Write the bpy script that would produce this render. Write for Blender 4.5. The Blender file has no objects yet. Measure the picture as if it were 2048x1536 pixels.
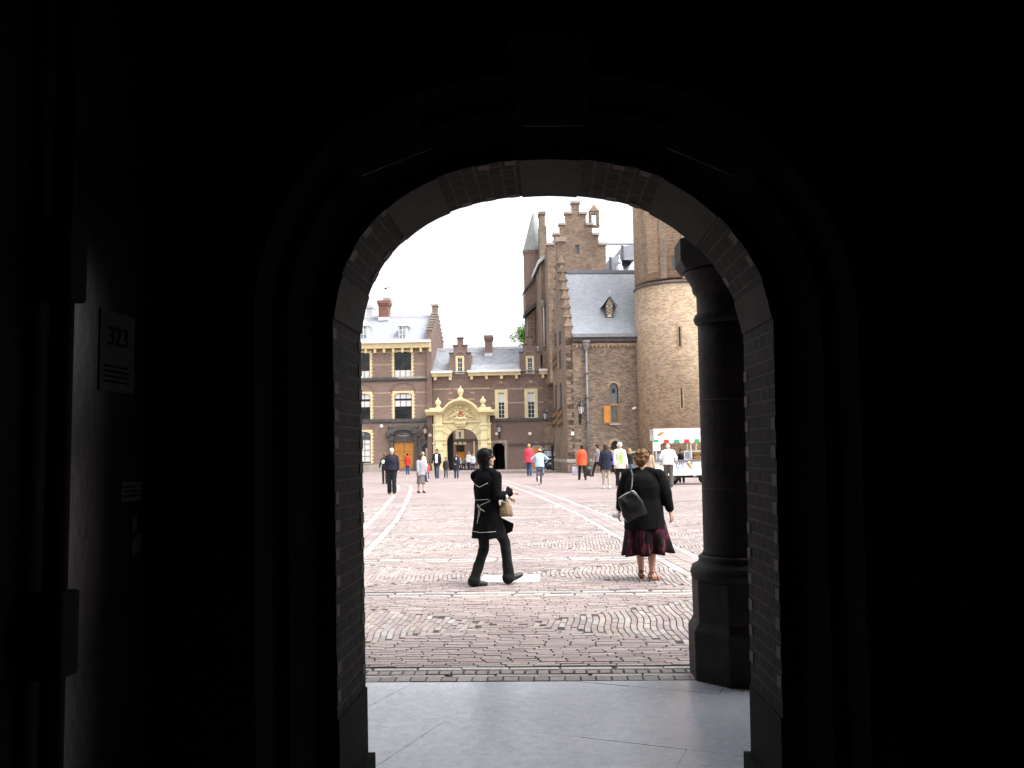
import bpy, math, random
import numpy as np
from mathutils import Vector, Matrix, noise
from mathutils.bvhtree import BVHTree
random.seed(7)
R = math.radians
sc = bpy.context.scene
col = sc.collection
# ---------------------------------------------------------------- camera
CAMZ = 1.6; F = 1700.0
YAW, PITCH, ROLL = R(2.36), math.atan(137/F), R(-1.0)
cam_m = (Matrix.Translation((0, 0, CAMZ)) @ Matrix.Rotation(YAW, 4, 'Z') @ Matrix.Rotation(math.pi/2+PITCH, 4, 'X')
         @ Matrix.Rotation(ROLL, 4, 'Z'))
cd = bpy.data.cameras.new('camera'); cam = bpy.data.objects.new('camera', cd); col.objects.link(cam)
cam.matrix_world = cam_m; cd.sensor_width = 36; cd.lens = 36*F/2048; cd.clip_start = .05; cd.clip_end = 2000
sc.camera = cam
CO = Vector((0, 0, CAMZ))
def ray(x, y):
    return cam_m.to_3x3() @ Vector(((x-1024)/F, (768-y)/F, -1))
def px(x, y, Y):                      # point of the plane Y = const seen at photo pixel x, y
    d = ray(x, y); t = Y/d.y; p = CO+d*t
    return p.x, p.z
def gp(x, y, z=0):                    # ground point seen at photo pixel x, y
    d = ray(x, y); t = (z-CAMZ)/d.z; p = CO+d*t
    return p.x, p.y
class Fr:                             # local frame of a building: origin on the ground and turn
    def __init__(s, ox, oy, ang=0):
        s.M = Matrix.Translation((ox, oy, 0)) @ Matrix.Rotation(ang, 4, 'Z'); s.I = s.M.inverted()
    def ray(s, x, y):
        return s.I @ CO, s.I.to_3x3() @ ray(x, y)
    def front(s, x, y, d=0):
        o, v = s.ray(x, y); t = (d-o.y)/v.y; p = o+v*t; return p.x, p.z
    def side(s, x, y, d=0):
        o, v = s.ray(x, y); t = (d-o.x)/v.x; p = o+v*t; return p.y, p.z
    def rect(s, x0, y0, x1, y1, d=0):  # x0,x1,z0,z1
        xm, ym = (x0+x1)/2, (y0+y1)/2
        return (s.front(x0, ym, d)[0], s.front(x1, ym, d)[0], s.front(xm, y1, d)[1], s.front(xm, y0, d)[1])
# ---------------------------------------------------------------- materials
def nt(name):
    m = bpy.data.materials.new(name); m.use_nodes = True
    n = m.node_tree.nodes; l = m.node_tree.links; return m, n, l, n['Principled BSDF']
def mixc(n, l, a, b, f, mode='MIX'):
    x = n.new('ShaderNodeMix'); x.data_type = 'RGBA'; x.blend_type = mode
    for sock, v in ((x.inputs[6], a), (x.inputs[7], b)):
        if hasattr(v, 'is_linked') or hasattr(v, 'links'): l.new(v, sock)
        else: sock.default_value = (*v, 1)
    if hasattr(f, 'links'): l.new(f, x.inputs[0])
    else: x.inputs[0].default_value = f
    return x.outputs[2]
def ramp(n, l, src, pts):
    r = n.new('ShaderNodeValToRGB'); l.new(src, r.inputs[0])
    e = r.color_ramp.elements
    while len(e) < len(pts): e.new(.5)
    for k, (p, c) in enumerate(pts):
        e[k].position = p; e[k].color = (c, c, c, 1) if not isinstance(c, tuple) else (*c, 1)
    return r.outputs[0]
def noise_t(n, l, co, scale, detail=4, rough=.6):
    t = n.new('ShaderNodeTexNoise'); t.inputs['Scale'].default_value = scale
    t.inputs['Detail'].default_value = detail; t.inputs['Roughness'].default_value = rough
    l.new(co, t.inputs['Vector']); return t
MC = {}
def plain(name, c, rough=.7, var=.25, scale=8, bump=0, metal=0, spec=.5, bscale=None):
    if name in MC: return MC[name]
    m, n, l, b = nt(name); co = n.new('ShaderNodeTexCoord').outputs['Object']
    t = noise_t(n, l, co, scale)
    c2 = tuple(max(0, v*(1-var)) for v in c); c3 = tuple(min(1, v*(1+var)) for v in c)
    f = ramp(n, l, t.outputs[0], [(.3, 0.), (.7, 1.)])
    l.new(mixc(n, l, c2, c3, f), b.inputs['Base Color'])
    b.inputs['Roughness'].default_value = rough; b.inputs['Metallic'].default_value = metal
    b.inputs['Specular IOR Level'].default_value = spec
    if bump:
        t2 = noise_t(n, l, co, bscale or scale*4); bp = n.new('ShaderNodeBump'); bp.inputs['Strength'].default_value = bump
        bp.inputs['Distance'].default_value = .02
        l.new(t2.outputs[0], bp.inputs['Height']); l.new(bp.outputs[0], b.inputs['Normal'])
    MC[name] = m; return m
def brick_mat(name, c1, c2, mortar, bw=.22, bh=.066, ms=.009, stain=.25, rough=.85, bump=.4, patch=None, sscale=.35, spec=.4):
    m, n, l, b = nt(name); uv = n.new('ShaderNodeTexCoord').outputs['UV']
    t = n.new('ShaderNodeTexBrick'); l.new(uv, t.inputs['Vector'])
    t.inputs['Scale'].default_value = 1; t.inputs['Brick Width'].default_value = bw; t.inputs['Row Height'].default_value = bh
    t.inputs['Mortar Size'].default_value = ms; t.inputs['Mortar Smooth'].default_value = .3
    t.inputs['Color1'].default_value = (*c1, 1); t.inputs['Color2'].default_value = (*c2, 1); t.inputs['Mortar'].default_value = (*mortar, 1)
    big = noise_t(n, l, uv, sscale, 5, .65); fine = noise_t(n, l, uv, 9, 3, .6)
    c = mixc(n, l, t.outputs['Color'], ramp(n, l, fine.outputs[0], [(.3, .6), (.7, 1.)]), .8, 'MULTIPLY')
    c = mixc(n, l, c, ramp(n, l, big.outputs[0], [(.35, 1-stain*1.6), (.65, 1.)]), 1, 'MULTIPLY')
    if patch:
        t3 = noise_t(n, l, uv, .9, 4, .7)
        c = mixc(n, l, c, patch, ramp(n, l, t3.outputs[0], [(.52, 0.), (.7, .55)]))
    l.new(c, b.inputs['Base Color']); b.inputs['Roughness'].default_value = rough; b.inputs['Specular IOR Level'].default_value = spec
    bp = n.new('ShaderNodeBump'); bp.inputs['Strength'].default_value = bump; bp.inputs['Distance'].default_value = .015; bp.invert = True
    l.new(t.outputs['Fac'], bp.inputs['Height']); l.new(bp.outputs[0], b.inputs['Normal'])
    MC[name] = m; return m
def glass_mat(name, c=(.02, .025, .03), rough=.05):
    m, n, l, b = nt(name); co = n.new('ShaderNodeTexCoord').outputs['Object']
    t = noise_t(n, l, co, 1.3, 3)
    l.new(mixc(n, l, c, tuple(v*2.5 for v in c), ramp(n, l, t.outputs[0], [(.45, 0.), (.6, 1.)])), b.inputs['Base Color'])
    b.inputs['Roughness'].default_value = rough
    bp = n.new('ShaderNodeBump'); bp.inputs['Strength'].default_value = .08
    l.new(t.outputs[0], bp.inputs['Height']); l.new(bp.outputs[0], b.inputs['Normal'])
    MC[name] = m; return m
# ---------------------------------------------------------------- mesh builder
class MB:
    def __init__(s, T=None): s.v = []; s.f = []; s.m = []; s.sm = []; s.T = T; s.uv = {}
    def add(s, vs, fs, m=0, smooth=False):
        o = len(s.v)
        for p in vs:
            p = Vector(p); s.v.append(s.T @ p if s.T else p)
        for f in fs: s.f.append(tuple(i+o for i in f)); s.m.append(m); s.sm.append(smooth)
    def box(s, x0, x1, y0, y1, z0, z1, m=0):
        vs = [(x, y, z) for z in (z0, z1) for y in (y0, y1) for x in (x0, x1)]
        s.add(vs, [(0, 2, 3, 1), (4, 5, 7, 6), (0, 1, 5, 4), (1, 3, 7, 5), (3, 2, 6, 7), (2, 0, 4, 6)], m)
    def prism(s, poly, y0, y1, m=0, axis='y', smooth=False):   # poly in (x,z), ccw seen from -y
        n = len(poly)
        if axis == 'y': vs = [(a, y0, b) for a, b in poly]+[(a, y1, b) for a, b in poly]
        elif axis == 'x': vs = [(y0, a, b) for a, b in poly]+[(y1, a, b) for a, b in poly]
        else: vs = [(a, b, y0) for a, b in poly]+[(a, b, y1) for a, b in poly]
        fs = [tuple(range(n)), tuple(range(2*n-1, n-1, -1))]+[(i, n+i, n+(i+1) % n, (i+1) % n) for i in range(n)]
        s.add(vs, fs, m, smooth)
    def ribbon(s, top, bot, y0, y1, m=0):     # solid between two polylines in (x,z)
        n = len(top)
        vs = [(a, y0, b) for a, b in top]+[(a, y0, b) for a, b in bot]+[(a, y1, b) for a, b in top]+[(a, y1, b) for a, b in bot]
        fs = []
        for i in range(n-1):
            fs += [(n+i, n+i+1, i+1, i), (2*n+i, 2*n+i+1, 3*n+i+1, 3*n+i), (i, i+1, 2*n+i+1, 2*n+i), (n+i+1, n+i, 3*n+i, 3*n+i+1)]
        fs += [(0, 2*n, 3*n, n), (n-1, 2*n-1, 4*n-1, 3*n-1)]
        s.add(vs, fs, m)
    def rings(s, rs, m=0, smooth=True, cap=True, close=True):
        n = len(rs[0]); vs = [p for r in rs for p in r]; fs = []
        for k in range(len(rs)-1):
            for i in range(n if close else n-1):
                j = (i+1) % n; fs.append((k*n+i, k*n+j, (k+1)*n+j, (k+1)*n+i))
        if cap:
            fs.append(tuple(range(n-1, -1, -1))); fs.append(tuple((len(rs)-1)*n+i for i in range(n)))
        s.add(vs, fs, m, smooth)
    def lathe(s, prof, c=(0, 0), n=24, m=0, smooth=True, rot=0, a0=0, a1=None):
        rs = []
        for r, z in prof:
            rs.append([(c[0]+r*math.cos(rot+2*math.pi*i/n), c[1]+r*math.sin(rot+2*math.pi*i/n), z) for i in range(n)])
        s.rings(rs, m, smooth)
    def tube(s, pts, rad, n=8, m=0, smooth=True, flat=1.0):
        pts = [Vector(p) for p in pts]; rs = []
        if not hasattr(rad, '__len__'): rad = [rad]*len(pts)
        u = None
        for i, p in enumerate(pts):
            d = (pts[min(i+1, len(pts)-1)]-pts[max(i-1, 0)])
            if d.length < 1e-9: d = Vector((0, 0, 1))
            d.normalize()
            if u is None:
                u = d.cross(Vector((0, 0, 1)) if abs(d.z) < .9 else Vector((1, 0, 0)))
            u = (u-d*u.dot(d)).normalized(); w = d.cross(u)
            rs.append([p+u*(rad[i]*math.cos(2*math.pi*k/n))+w*(rad[i]*flat*math.sin(2*math.pi*k/n)) for k in range(n)])
        s.rings(rs, m, smooth)
    def cap(s, a, ra, b, rb, n=10, m=0):       # tapered capsule
        a = Vector(a); b = Vector(b); d = b-a
        if d.length < 1e-6: d = Vector((0, 0, 1e-3)); b = a+d
        d.normalize()
        pts = []; rr = []
        for t in (-.97, -.7, -.35, 0): pts.append(a+d*ra*t); rr.append(ra*math.sqrt(1-t*t))
        for t in (0, .35, .7, .97): pts.append(b+d*rb*t); rr.append(rb*math.sqrt(1-t*t))
        s.tube(pts, rr, n, m)
    def ell(s, c, r, n=14, m=0, M=None, k=9):
        rs = []
        for i in range(k+1):
            ph = -math.pi/2+.08+(math.pi-.16)*i/k
            ring = []
            for j in range(n):
                a = 2*math.pi*j/n
                p = Vector((r[0]*math.cos(ph)*math.cos(a), r[1]*math.cos(ph)*math.sin(a), r[2]*math.sin(ph)))
                if M: p = M @ p
                ring.append(p+Vector(c))
            rs.append(ring)
        s.rings(rs, m)
    def build(s, name, mats, parent=None, bevel=0, uv=True):
        me = bpy.data.meshes.new(name); me.from_pydata([tuple(p) for p in s.v], [], s.f)
        if not isinstance(mats, (list, tuple)): mats = [mats]
        for m in mats: me.materials.append(m)
        me.polygons.foreach_set('material_index', s.m); me.polygons.foreach_set('use_smooth', s.sm)
        if uv:
            lay = me.uv_layers.new(name='UVMap').data
            for p in me.polygons:
                nn = p.normal
                if abs(nn.z) > .75: tu, tv = Vector((1, 0, 0)), Vector((0, 1, 0))
                else:
                    tu = Vector((-nn.y, nn.x, 0)).normalized(); tv = nn.cross(tu)
                    if abs(nn.z) < .2: tv = Vector((0, 0, 1))
                    if tv.z < 0: tv = -tv
                for li in p.loop_indices:
                    if li in s.uv: continue
                    v = me.vertices[me.loops[li].vertex_index].co
                    lay[li].uv = (v.dot(tu), v.dot(tv))
        me.update()
        o = bpy.data.objects.new(name, me); col.objects.link(o)
        if parent: o.parent = parent
        if bevel:
            b = o.modifiers.new('bevel', 'BEVEL'); b.width = bevel; b.segments = 2; b.limit_method = 'ANGLE'
        return o
def thing(name, label, cat, loc=(0, 0, 0), rz=0, group=None, M=None):
    o = bpy.data.objects.new(name, None); col.objects.link(o); o.empty_display_size = .2
    if M is not None: o.matrix_world = M
    else: o.location = loc; o.rotation_euler = (0, 0, rz)
    o['label'] = label; o['category'] = cat
    if group: o['group'] = group
    return o
def tag(o, label, cat, group=None):
    o['label'] = label; o['category'] = cat
    if group: o['group'] = group
    return o
def struct(o): o['kind'] = 'structure'; return o
def wall_grid(mb, x0, x1, z0, z1, holes, y0=0, dep=.25, m=0, mr=None):
    xs = sorted({x0, x1, *[min(max(h[0], x0), x1) for h in holes], *[min(max(h[1], x0), x1) for h in holes]})
    zs = sorted({z0, z1, *[min(max(h[2], z0), z1) for h in holes], *[min(max(h[3], z0), z1) for h in holes]})
    inh = lambda x, z: any(h[0] < x < h[1] and h[2] < z < h[3] for h in holes)
    for i in range(len(xs)-1):
        for j in range(len(zs)-1):
            if not inh((xs[i]+xs[i+1])/2, (zs[j]+zs[j+1])/2):
                mb.add([(xs[i], y0, zs[j]), (xs[i+1], y0, zs[j]), (xs[i+1], y0, zs[j+1]), (xs[i], y0, zs[j+1])], [(0, 1, 2, 3)], m)
    mr = m if mr is None else mr
    for a, b, c, d in holes:
        y1 = y0+dep
        mb.add([(a, y0, c), (a, y1, c), (a, y1, d), (a, y0, d)], [(0, 1, 2, 3)], mr)
        mb.add([(b, y0, c), (b, y1, c), (b, y1, d), (b, y0, d)], [(3, 2, 1, 0)], mr)
        mb.add([(a, y0, d), (b, y0, d), (b, y1, d), (a, y1, d)], [(0, 3, 2, 1)], mr)
        mb.add([(a, y0, c), (b, y0, c), (b, y1, c), (a, y1, c)], [(0, 1, 2, 3)], mr)
def arc(cx, cz, rx, rz, a0, a1, n=16):
    return [(cx+rx*math.cos(R(a0+(a1-a0)*i/n)), cz+rz*math.sin(R(a0+(a1-a0)*i/n))) for i in range(n+1)]
def spandrel(mb, x0, x1, zs, zt, y0, y1, m=0, n=14):   # fills a rectangular hole's top down to a round arch
    cx = (x0+x1)/2; pts = arc(cx, zs, (x1-x0)/2, zt-zs, 180, 0, n)
    top = [(a, zt+.02) for a, b in pts]
    mb.ribbon(top, pts, y0, y1, m)
def text_mesh(s, size, name, mat, parent, M, ext=.002, shear=0):
    cu = bpy.data.curves.new(name, 'FONT'); cu.body = s; cu.size = size; cu.extrude = ext; cu.align_x = 'CENTER'; cu.align_y = 'CENTER'; cu.shear = shear
    cu.resolution_u = 3
    t = bpy.data.objects.new(name, cu); col.objects.link(t)
    dg = bpy.context.evaluated_depsgraph_get()
    me = bpy.data.meshes.new_from_object(t.evaluated_get(dg)); bpy.data.objects.remove(t)
    me.materials.clear(); me.materials.append(mat); me.name = name
    o = bpy.data.objects.new(name, me); col.objects.link(o); o.parent = parent; o.matrix_local = M
    return o
# palette -------------------------------------------------------
def W(*a): return tuple(a)
m_brick_far = brick_mat('brown_brick', (.27, .175, .14), (.35, .235, .19), (.38, .31, .26), stain=.12)
m_brick_gate = brick_mat('purple_brown_brick', (.215, .137, .115), (.3, .195, .162), (.33, .265, .23), stain=.15)
m_brick_hall = brick_mat('old_hall_brick', (.11, .07, .052), (.39, .285, .2), (.36, .29, .225), bw=.27, bh=.085, ms=.012, stain=.22, patch=(.2, .16, .15))
m_brick_hall2 = brick_mat('old_gable_brick', (.15, .09, .065), (.38, .265, .185), (.36, .285, .22), bw=.27, bh=.085, ms=.012, stain=.25, patch=(.33, .25, .18))
m_brick_tower = brick_mat('yellow_brown_tower_brick', (.27, .175, .11), (.58, .425, .28), (.46, .365, .265), bw=.27, bh=.085, ms=.012, stain=.12, patch=(.36, .28, .22))
m_brick_red = brick_mat('red_chimney_brick', (.24, .09, .06), (.32, .13, .09), (.3, .22, .18), stain=.15)
m_brick_dark = brick_mat('soot_brown_brick', (.1, .055, .045), (.15, .085, .065), (.14, .1, .085), stain=.2)
m_slate = brick_mat('blue_grey_slate', (.3, .325, .375), (.38, .405, .455), (.25, .265, .305), bw=.3, bh=.2, ms=.012, stain=.05, rough=.55, bump=.15)
m_slate_dk = brick_mat('weathered_grey_slate', (.24, .26, .3), (.37, .39, .43), (.18, .19, .22), bw=.3, bh=.2, ms=.015, stain=.16, rough=.5, bump=.2, patch=(.2, .21, .235))
m_lead = plain('pale_lead', (.55, .56, .58), .45, .12, 2)
m_white = plain('white_paint', (.78, .77, .74), .5, .05, 2)
m_cream = plain('cream_yellow_paint', (.72, .61, .35), .55, .12, 3)
m_gate = plain('pale_yellow_stone', (.73, .64, .38), .65, .1, 2.5, .15)
m_stone_dk = plain('dark_grey_stone', (.075, .07, .068), .7, .35, 3, .2)
m_stone = plain('grey_sandstone', (.34, .3, .26), .8, .2, 2, .2)
m_wood = plain('orange_varnished_wood', (.5, .21, .035), .45, .2, 5)
m_glass = glass_mat('window_glass', (.012, .014, .016), .08)
m_glass_g = glass_mat('greyed_window_glass', (.12, .14, .15), .1)
m_blind = plain('white_blind', (.7, .7, .68), .8, .05, 2)
m_lattice = plain('leaded_grey_glass', (.13, .14, .15), .35, .3, 20)
m_iron = plain('black_iron', (.012, .012, .013), .45, .2, 10)
m_zinc = plain('grey_zinc', (.2, .205, .215), .5, .2, 3)
m_ochre = plain('ochre_shutter', (.3, .17, .055), .5, .2, 6)
m_lampglass = plain('milky_lamp_glass', (.55, .55, .52), .2, .1, 5)
# ================================================================ lighting
w = bpy.data.worlds.new('World'); sc.world = w; w.use_nodes = True
n = w.node_tree.nodes; l = w.node_tree.links; bg = n['Background']
sky = n.new('ShaderNodeTexSky'); sky.sky_type = 'NISHITA'; sky.sun_disc = False
SUN_EL, SUN_AZ = R(60), R(108)       # azimuth of the direction towards the sun, clockwise from +Y
sky.sun_elevation = SUN_EL; sky.sun_rotation = SUN_AZ; sky.dust_density = 6; sky.air_density = 1.2; sky.ozone_density = 1
hs = n.new('ShaderNodeHueSaturation'); hs.inputs['Saturation'].default_value = .12; hs.inputs['Value'].default_value = 1.3
l.new(sky.outputs[0], hs.inputs['Color']); l.new(hs.outputs[0], bg.inputs['Color']); bg.inputs['Strength'].default_value = .15
sd = bpy.data.lights.new('sun', 'SUN'); sd.energy = .65; sd.angle = R(22); sd.color = (1, .96, .9)
so = bpy.data.objects.new('sun', sd); col.objects.link(so)
dirv = Vector((math.sin(SUN_AZ)*math.cos(SUN_EL), math.cos(SUN_AZ)*math.cos(SUN_EL), math.sin(SUN_EL)))
so.rotation_euler = dirv.to_track_quat('Z', 'Y').to_euler(); so.location = (0, -30, 40)
sc.view_settings.view_transform = 'Standard'; sc.view_settings.look = 'None'; sc.view_settings.exposure = 1.25; sc.view_settings.gamma = 1
sc.render.engine = 'CYCLES'; sc.cycles.use_denoising = True; sc.cycles.max_bounces = 8; sc.cycles.diffuse_bounces = 5
# ================================================================ passage with the arch
YF, YN, YW = 4.30, 3.78, 3.42
def resample(pts, step):
    out = [pts[0]]; acc = 0
    for a, b in zip(pts, pts[1:]):
        a = Vector(a); b = Vector(b); L = (b-a).length; k = max(1, round(L/step))
        out += [tuple(a.lerp(b, (i+1)/k)) for i in range(k)]
    return out
def crom(pts, sub=5):
    P = [Vector(p) for p in pts]; P = [P[0]*2-P[1]]+P+[P[-1]*2-P[-2]]; out = []
    for i in range(1, len(P)-2):
        for k in range(sub):
            t = k/sub; a, b, c, d = P[i-1:i+3]
            out.append(.5*((2*b)+(c-a)*t+(2*a-5*b+4*c-d)*t*t+(-a+3*b-3*c+d)*t**3))
    out.append(P[-2]); return out
archpx = [(721, 668), (729, 620), (748, 565), (783, 508), (845, 452), (920, 417), (1000, 398), (1090, 390), (1175, 395), (1262, 411),
          (1332, 444), (1393, 492), (1437, 545), (1470, 605), (1487, 668)]
arch = crom([px(x, y, YF) for x, y in archpx], 4)
xl0 = px(734, 1500, YF)[0]; xr0 = px(1504, 1500, YF)[0]
inner = [Vector((xl0, 0))]+[Vector((xl0+(arch[0].x-xl0)*k/12, arch[0].y*k/12)) for k in range(1, 12)]+arch+\
        [Vector((arch[-1].x+(xr0-arch[-1].x)*k/12, arch[-1].y*(1-k/12))) for k in range(1, 12)]+[Vector((xr0, 0))]
def offset(poly, d):
    out = []
    for i, p in enumerate(poly):
        t = (poly[min(i+1, len(poly)-1)]-poly[max(i-1, 0)]).normalized(); nn = Vector((-t.y, t.x))
        q = p+nn*d
        if i in (0, len(poly)-1): q.y = 0
        out.append(q)
    return out
def lerp_poly(A, n_):    # arc length table
    L = [0]
    for a, b in zip(A, A[1:]): L.append(L[-1]+(b-a).length)
    return L
PL = lerp_poly(inner, 0); TOT = PL[-1]
def at_len(A, s):
    s = min(max(s, 0), TOT)
    for i in range(len(A)-1):
        if PL[i+1] >= s: 
            t = (s-PL[i])/max(PL[i+1]-PL[i], 1e-9); return A[i].lerp(A[i+1], t)
    return A[-1]
near = offset(inner, .012)            # the near arris, slightly splayed
o2 = offset(inner, .085); o3 = offset(inner, .16); o4 = offset(inner, .21); o5 = offset(inner, .25)
gate_t = thing('archway_wall', 'dark brick passage end pierced by a round arch banded with pale stone blocks', 'archway')
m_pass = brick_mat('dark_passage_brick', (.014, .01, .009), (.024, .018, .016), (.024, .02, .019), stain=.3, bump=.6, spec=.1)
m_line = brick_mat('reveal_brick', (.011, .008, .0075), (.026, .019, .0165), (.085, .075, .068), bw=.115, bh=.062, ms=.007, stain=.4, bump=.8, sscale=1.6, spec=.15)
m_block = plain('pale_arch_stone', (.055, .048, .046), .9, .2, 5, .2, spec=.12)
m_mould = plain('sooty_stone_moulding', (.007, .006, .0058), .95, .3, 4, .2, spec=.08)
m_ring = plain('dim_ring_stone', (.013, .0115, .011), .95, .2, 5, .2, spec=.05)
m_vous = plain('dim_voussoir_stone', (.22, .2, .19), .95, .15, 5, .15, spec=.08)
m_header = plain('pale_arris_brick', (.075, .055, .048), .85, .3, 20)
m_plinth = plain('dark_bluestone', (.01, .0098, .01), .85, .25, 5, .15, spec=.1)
def strip(mb, A, ya, B, yb, m=0, uvs=None):
    n_ = len(A); o = len(mb.v)
    mb.add([(p.x, ya, p.y) for p in A]+[(p.x, yb, p.y) for p in B], [(i, i+1, n_+i+1, n_+i) for i in range(n_-1)], m)
# brick lining of the opening, with its own running coordinates
PLZ = .45                              # plinth height
stones = [(PL[12]-.02, PL[12]+.24)]
s_at = lambda x: min(range(len(inner)), key=lambda i: abs(inner[i].x-px(x, 450, YF)[0])+(10 if inner[i].y < 2 else 0))
def arcpos(x, y):
    q = Vector(px(x, y, YF)); i = min(range(len(inner)), key=lambda i: (inner[i]-q).length); return PL[i]
stone_s = [(arcpos(721, 668), arcpos(735, 598)), (arcpos(802, 484), arcpos(905, 423)), (arcpos(1040, 393), arcpos(1153, 393)),
           (arcpos(1292, 422), arcpos(1388, 488)), (arcpos(1468, 600), arcpos(1487, 668))]
fine_s = sorted({*PL, *[a for p in stone_s for a in p], PLZ, TOT-PLZ})
mb = MB(); uvl = []
for a, b in zip(fine_s, fine_s[1:]):
    if b-a < 1e-5: continue
    pa, pb, qa, qb = at_len(inner, a), at_len(inner, b), at_len(near, a), at_len(near, b)
    mid = (a+b)/2
    mb.add([(pa.x, YF, pa.y), (pb.x, YF, pb.y), (qb.x, YN, qb.y), (qa.x, YN, qa.y)], [(0, 1, 2, 3)], 0)
    uvl += [(0, a), (0, b), (YF-YN, b), (YF-YN, a)]
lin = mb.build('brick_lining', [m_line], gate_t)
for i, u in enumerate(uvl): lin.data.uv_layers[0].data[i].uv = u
# pale headers along the arrises of the lining
def patch_on(mb, s0, s1, d0, d1, h, m=0):   # a thin block on the reveal between arc lengths and depth fractions
    k = max(1, int((s1-s0)/.06)); rs = []
    for i in range(k+1):
        s = s0+(s1-s0)*i/k
        a, b = at_len(inner, s), at_len(near, s)
        t = (at_len(inner, min(s+.01, TOT))-at_len(inner, max(s-.01, 0))).normalized(); nn = Vector((t.y, -t.x))
        r = []
        for dd, hh in ((d0, h), (d1, h), (d1, -.01), (d0, -.01)):
            c = a.lerp(b, dd)+nn*hh; r.append((c.x, YF+(YN-YF)*dd, c.y))
        rs.append(r)
    mb.rings(rs, m, False)
mb = MB(); s = PLZ+.062; k = 0
while s < TOT-PLZ-.06:
    if not any(a-.03 < s < b+.03 for a, b in stone_s):
        for d0, d1 in ((0, .1+.04*random.random()), (.9-.04*random.random(), 1.0)):
            if (k % 2 == 0) and random.random() < .85: patch_on(mb, s+.004, s+.056, d0, d1, .002+.003*random.random())
    s += .062; k += 1
mb.build('arris_header', [m_header], gate_t)
for a, b in stone_s:
    mb = MB(); patch_on(mb, a, b, -.004, 1.0, .006); mb.build('stone_block', [m_block], gate_t)
for a, b in ((0, PLZ), (TOT-PLZ, TOT)):
    mb = MB(); patch_on(mb, a, b, -.005, 1.0, .008)
    a2, b2 = (0, .13) if a == 0 else (TOT-.13, TOT)
    patch_on(mb, a2, b2, -.03, 1.0, .04); mb.build('plinth', [m_plinth], gate_t)
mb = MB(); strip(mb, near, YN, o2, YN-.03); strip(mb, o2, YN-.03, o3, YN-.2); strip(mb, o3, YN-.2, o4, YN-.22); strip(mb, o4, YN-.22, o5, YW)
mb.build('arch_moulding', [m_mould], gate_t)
XL, XR, ZC = -1.57, 2.3, 4.0
def holed(mb, out, Y, xl, xr, zt, flip=False):
    i0 = min(range(len(out)), key=lambda i: out[i].x); i1 = max(range(len(out)), key=lambda i: out[i].x)
    fs = []
    def q(pts):
        mb.add([(a, Y, b) for a, b in pts], [(0, 1, 2, 3) if not flip else (3, 2, 1, 0)])
    for i in range(len(out)-1):
        a, b = out[i], out[i+1]
        if i < i0: q([(xl, a.y), (a.x, a.y), (b.x, b.y), (xl, b.y)])
        elif i >= i1: q([(b.x, b.y), (xr, b.y), (xr, a.y), (a.x, a.y)])
        else: q([(a.x, a.y), (b.x, b.y), (b.x, zt), (a.x, zt)])
    a = out[i0]; q([(xl, a.y), (a.x, a.y), (a.x, zt), (xl, zt)]); a = out[i1]; q([(a.x, a.y), (xr, a.y), (xr, zt), (a.x, zt)])
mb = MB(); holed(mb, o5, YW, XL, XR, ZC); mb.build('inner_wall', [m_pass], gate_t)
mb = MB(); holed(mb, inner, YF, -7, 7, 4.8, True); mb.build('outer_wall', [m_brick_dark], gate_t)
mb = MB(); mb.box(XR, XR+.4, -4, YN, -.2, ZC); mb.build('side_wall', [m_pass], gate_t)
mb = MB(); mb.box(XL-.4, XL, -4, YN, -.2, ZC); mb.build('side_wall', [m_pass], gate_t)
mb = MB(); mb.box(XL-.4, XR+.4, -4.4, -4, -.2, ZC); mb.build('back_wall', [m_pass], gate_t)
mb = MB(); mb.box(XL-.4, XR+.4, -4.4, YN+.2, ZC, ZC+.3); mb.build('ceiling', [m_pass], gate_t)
# big voussoirs on the inner face
def vous(poly):
    mb = MB(); pts = [px(x, y, YW) for x, y in poly]; mb.prism(pts, YW-.0015, YW+.002); mb.build('voussoir', [m_vous], gate_t)
vous([(1046, 252), (1168, 252), (1182, 76), (1014, 76)])
vous([(722, 352), (866, 296), (812, 190), (672, 264)])
vous([(1334, 296), (1466, 352), (1524, 258), (1392, 180)])
# stones of the outer ring (between moulding and arris)
for (a, b) in stone_s[1:4]:
    mb = MB(); k = 8
    A = [at_len(near, a+(b-a)*i/k) for i in range(k+1)]; B = [at_len(o2, a+(b-a)*i/k) for i in range(k+1)]
    C_ = [at_len(o3, a+(b-a)*i/k) for i in range(k+1)]; D_ = [at_len(o5, a+(b-a)*i/k) for i in range(k+1)]
    strip(mb, A, YN-.004, B, YN-.036); strip(mb, B, YN-.036, C_, YN-.206); strip(mb, C_, YN-.206, D_, YW-.004)
    mb.build('stone_block', [m_ring], gate_t)
# left side: metal panel, notices, downpipe
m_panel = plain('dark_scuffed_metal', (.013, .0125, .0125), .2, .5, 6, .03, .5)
mp = thing('metal_panel', 'tall scuffed dark metal panel on the left passage wall, carrying notices', 'panel')
mb = MB(); mb.box(XL, XL+.02, 2.62, 3.40, .02, 2.7); mb.build('sheet', [m_panel], mp, bevel=.004)
for z0, z1 in ((.9, .925), (.02, .2)): mb = MB(); mb.box(XL+.02, XL+.026, 2.66, 3.4, z0, z1); mb.build('trim', [m_panel], mp)
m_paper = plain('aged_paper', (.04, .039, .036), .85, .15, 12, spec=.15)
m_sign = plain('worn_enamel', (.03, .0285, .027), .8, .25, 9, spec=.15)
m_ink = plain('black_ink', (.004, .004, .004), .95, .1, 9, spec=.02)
PS = XL+.021
LW = Fr(0, 0, 0)
def onleft(x, y): return LW.side(x, y, PS)
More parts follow.
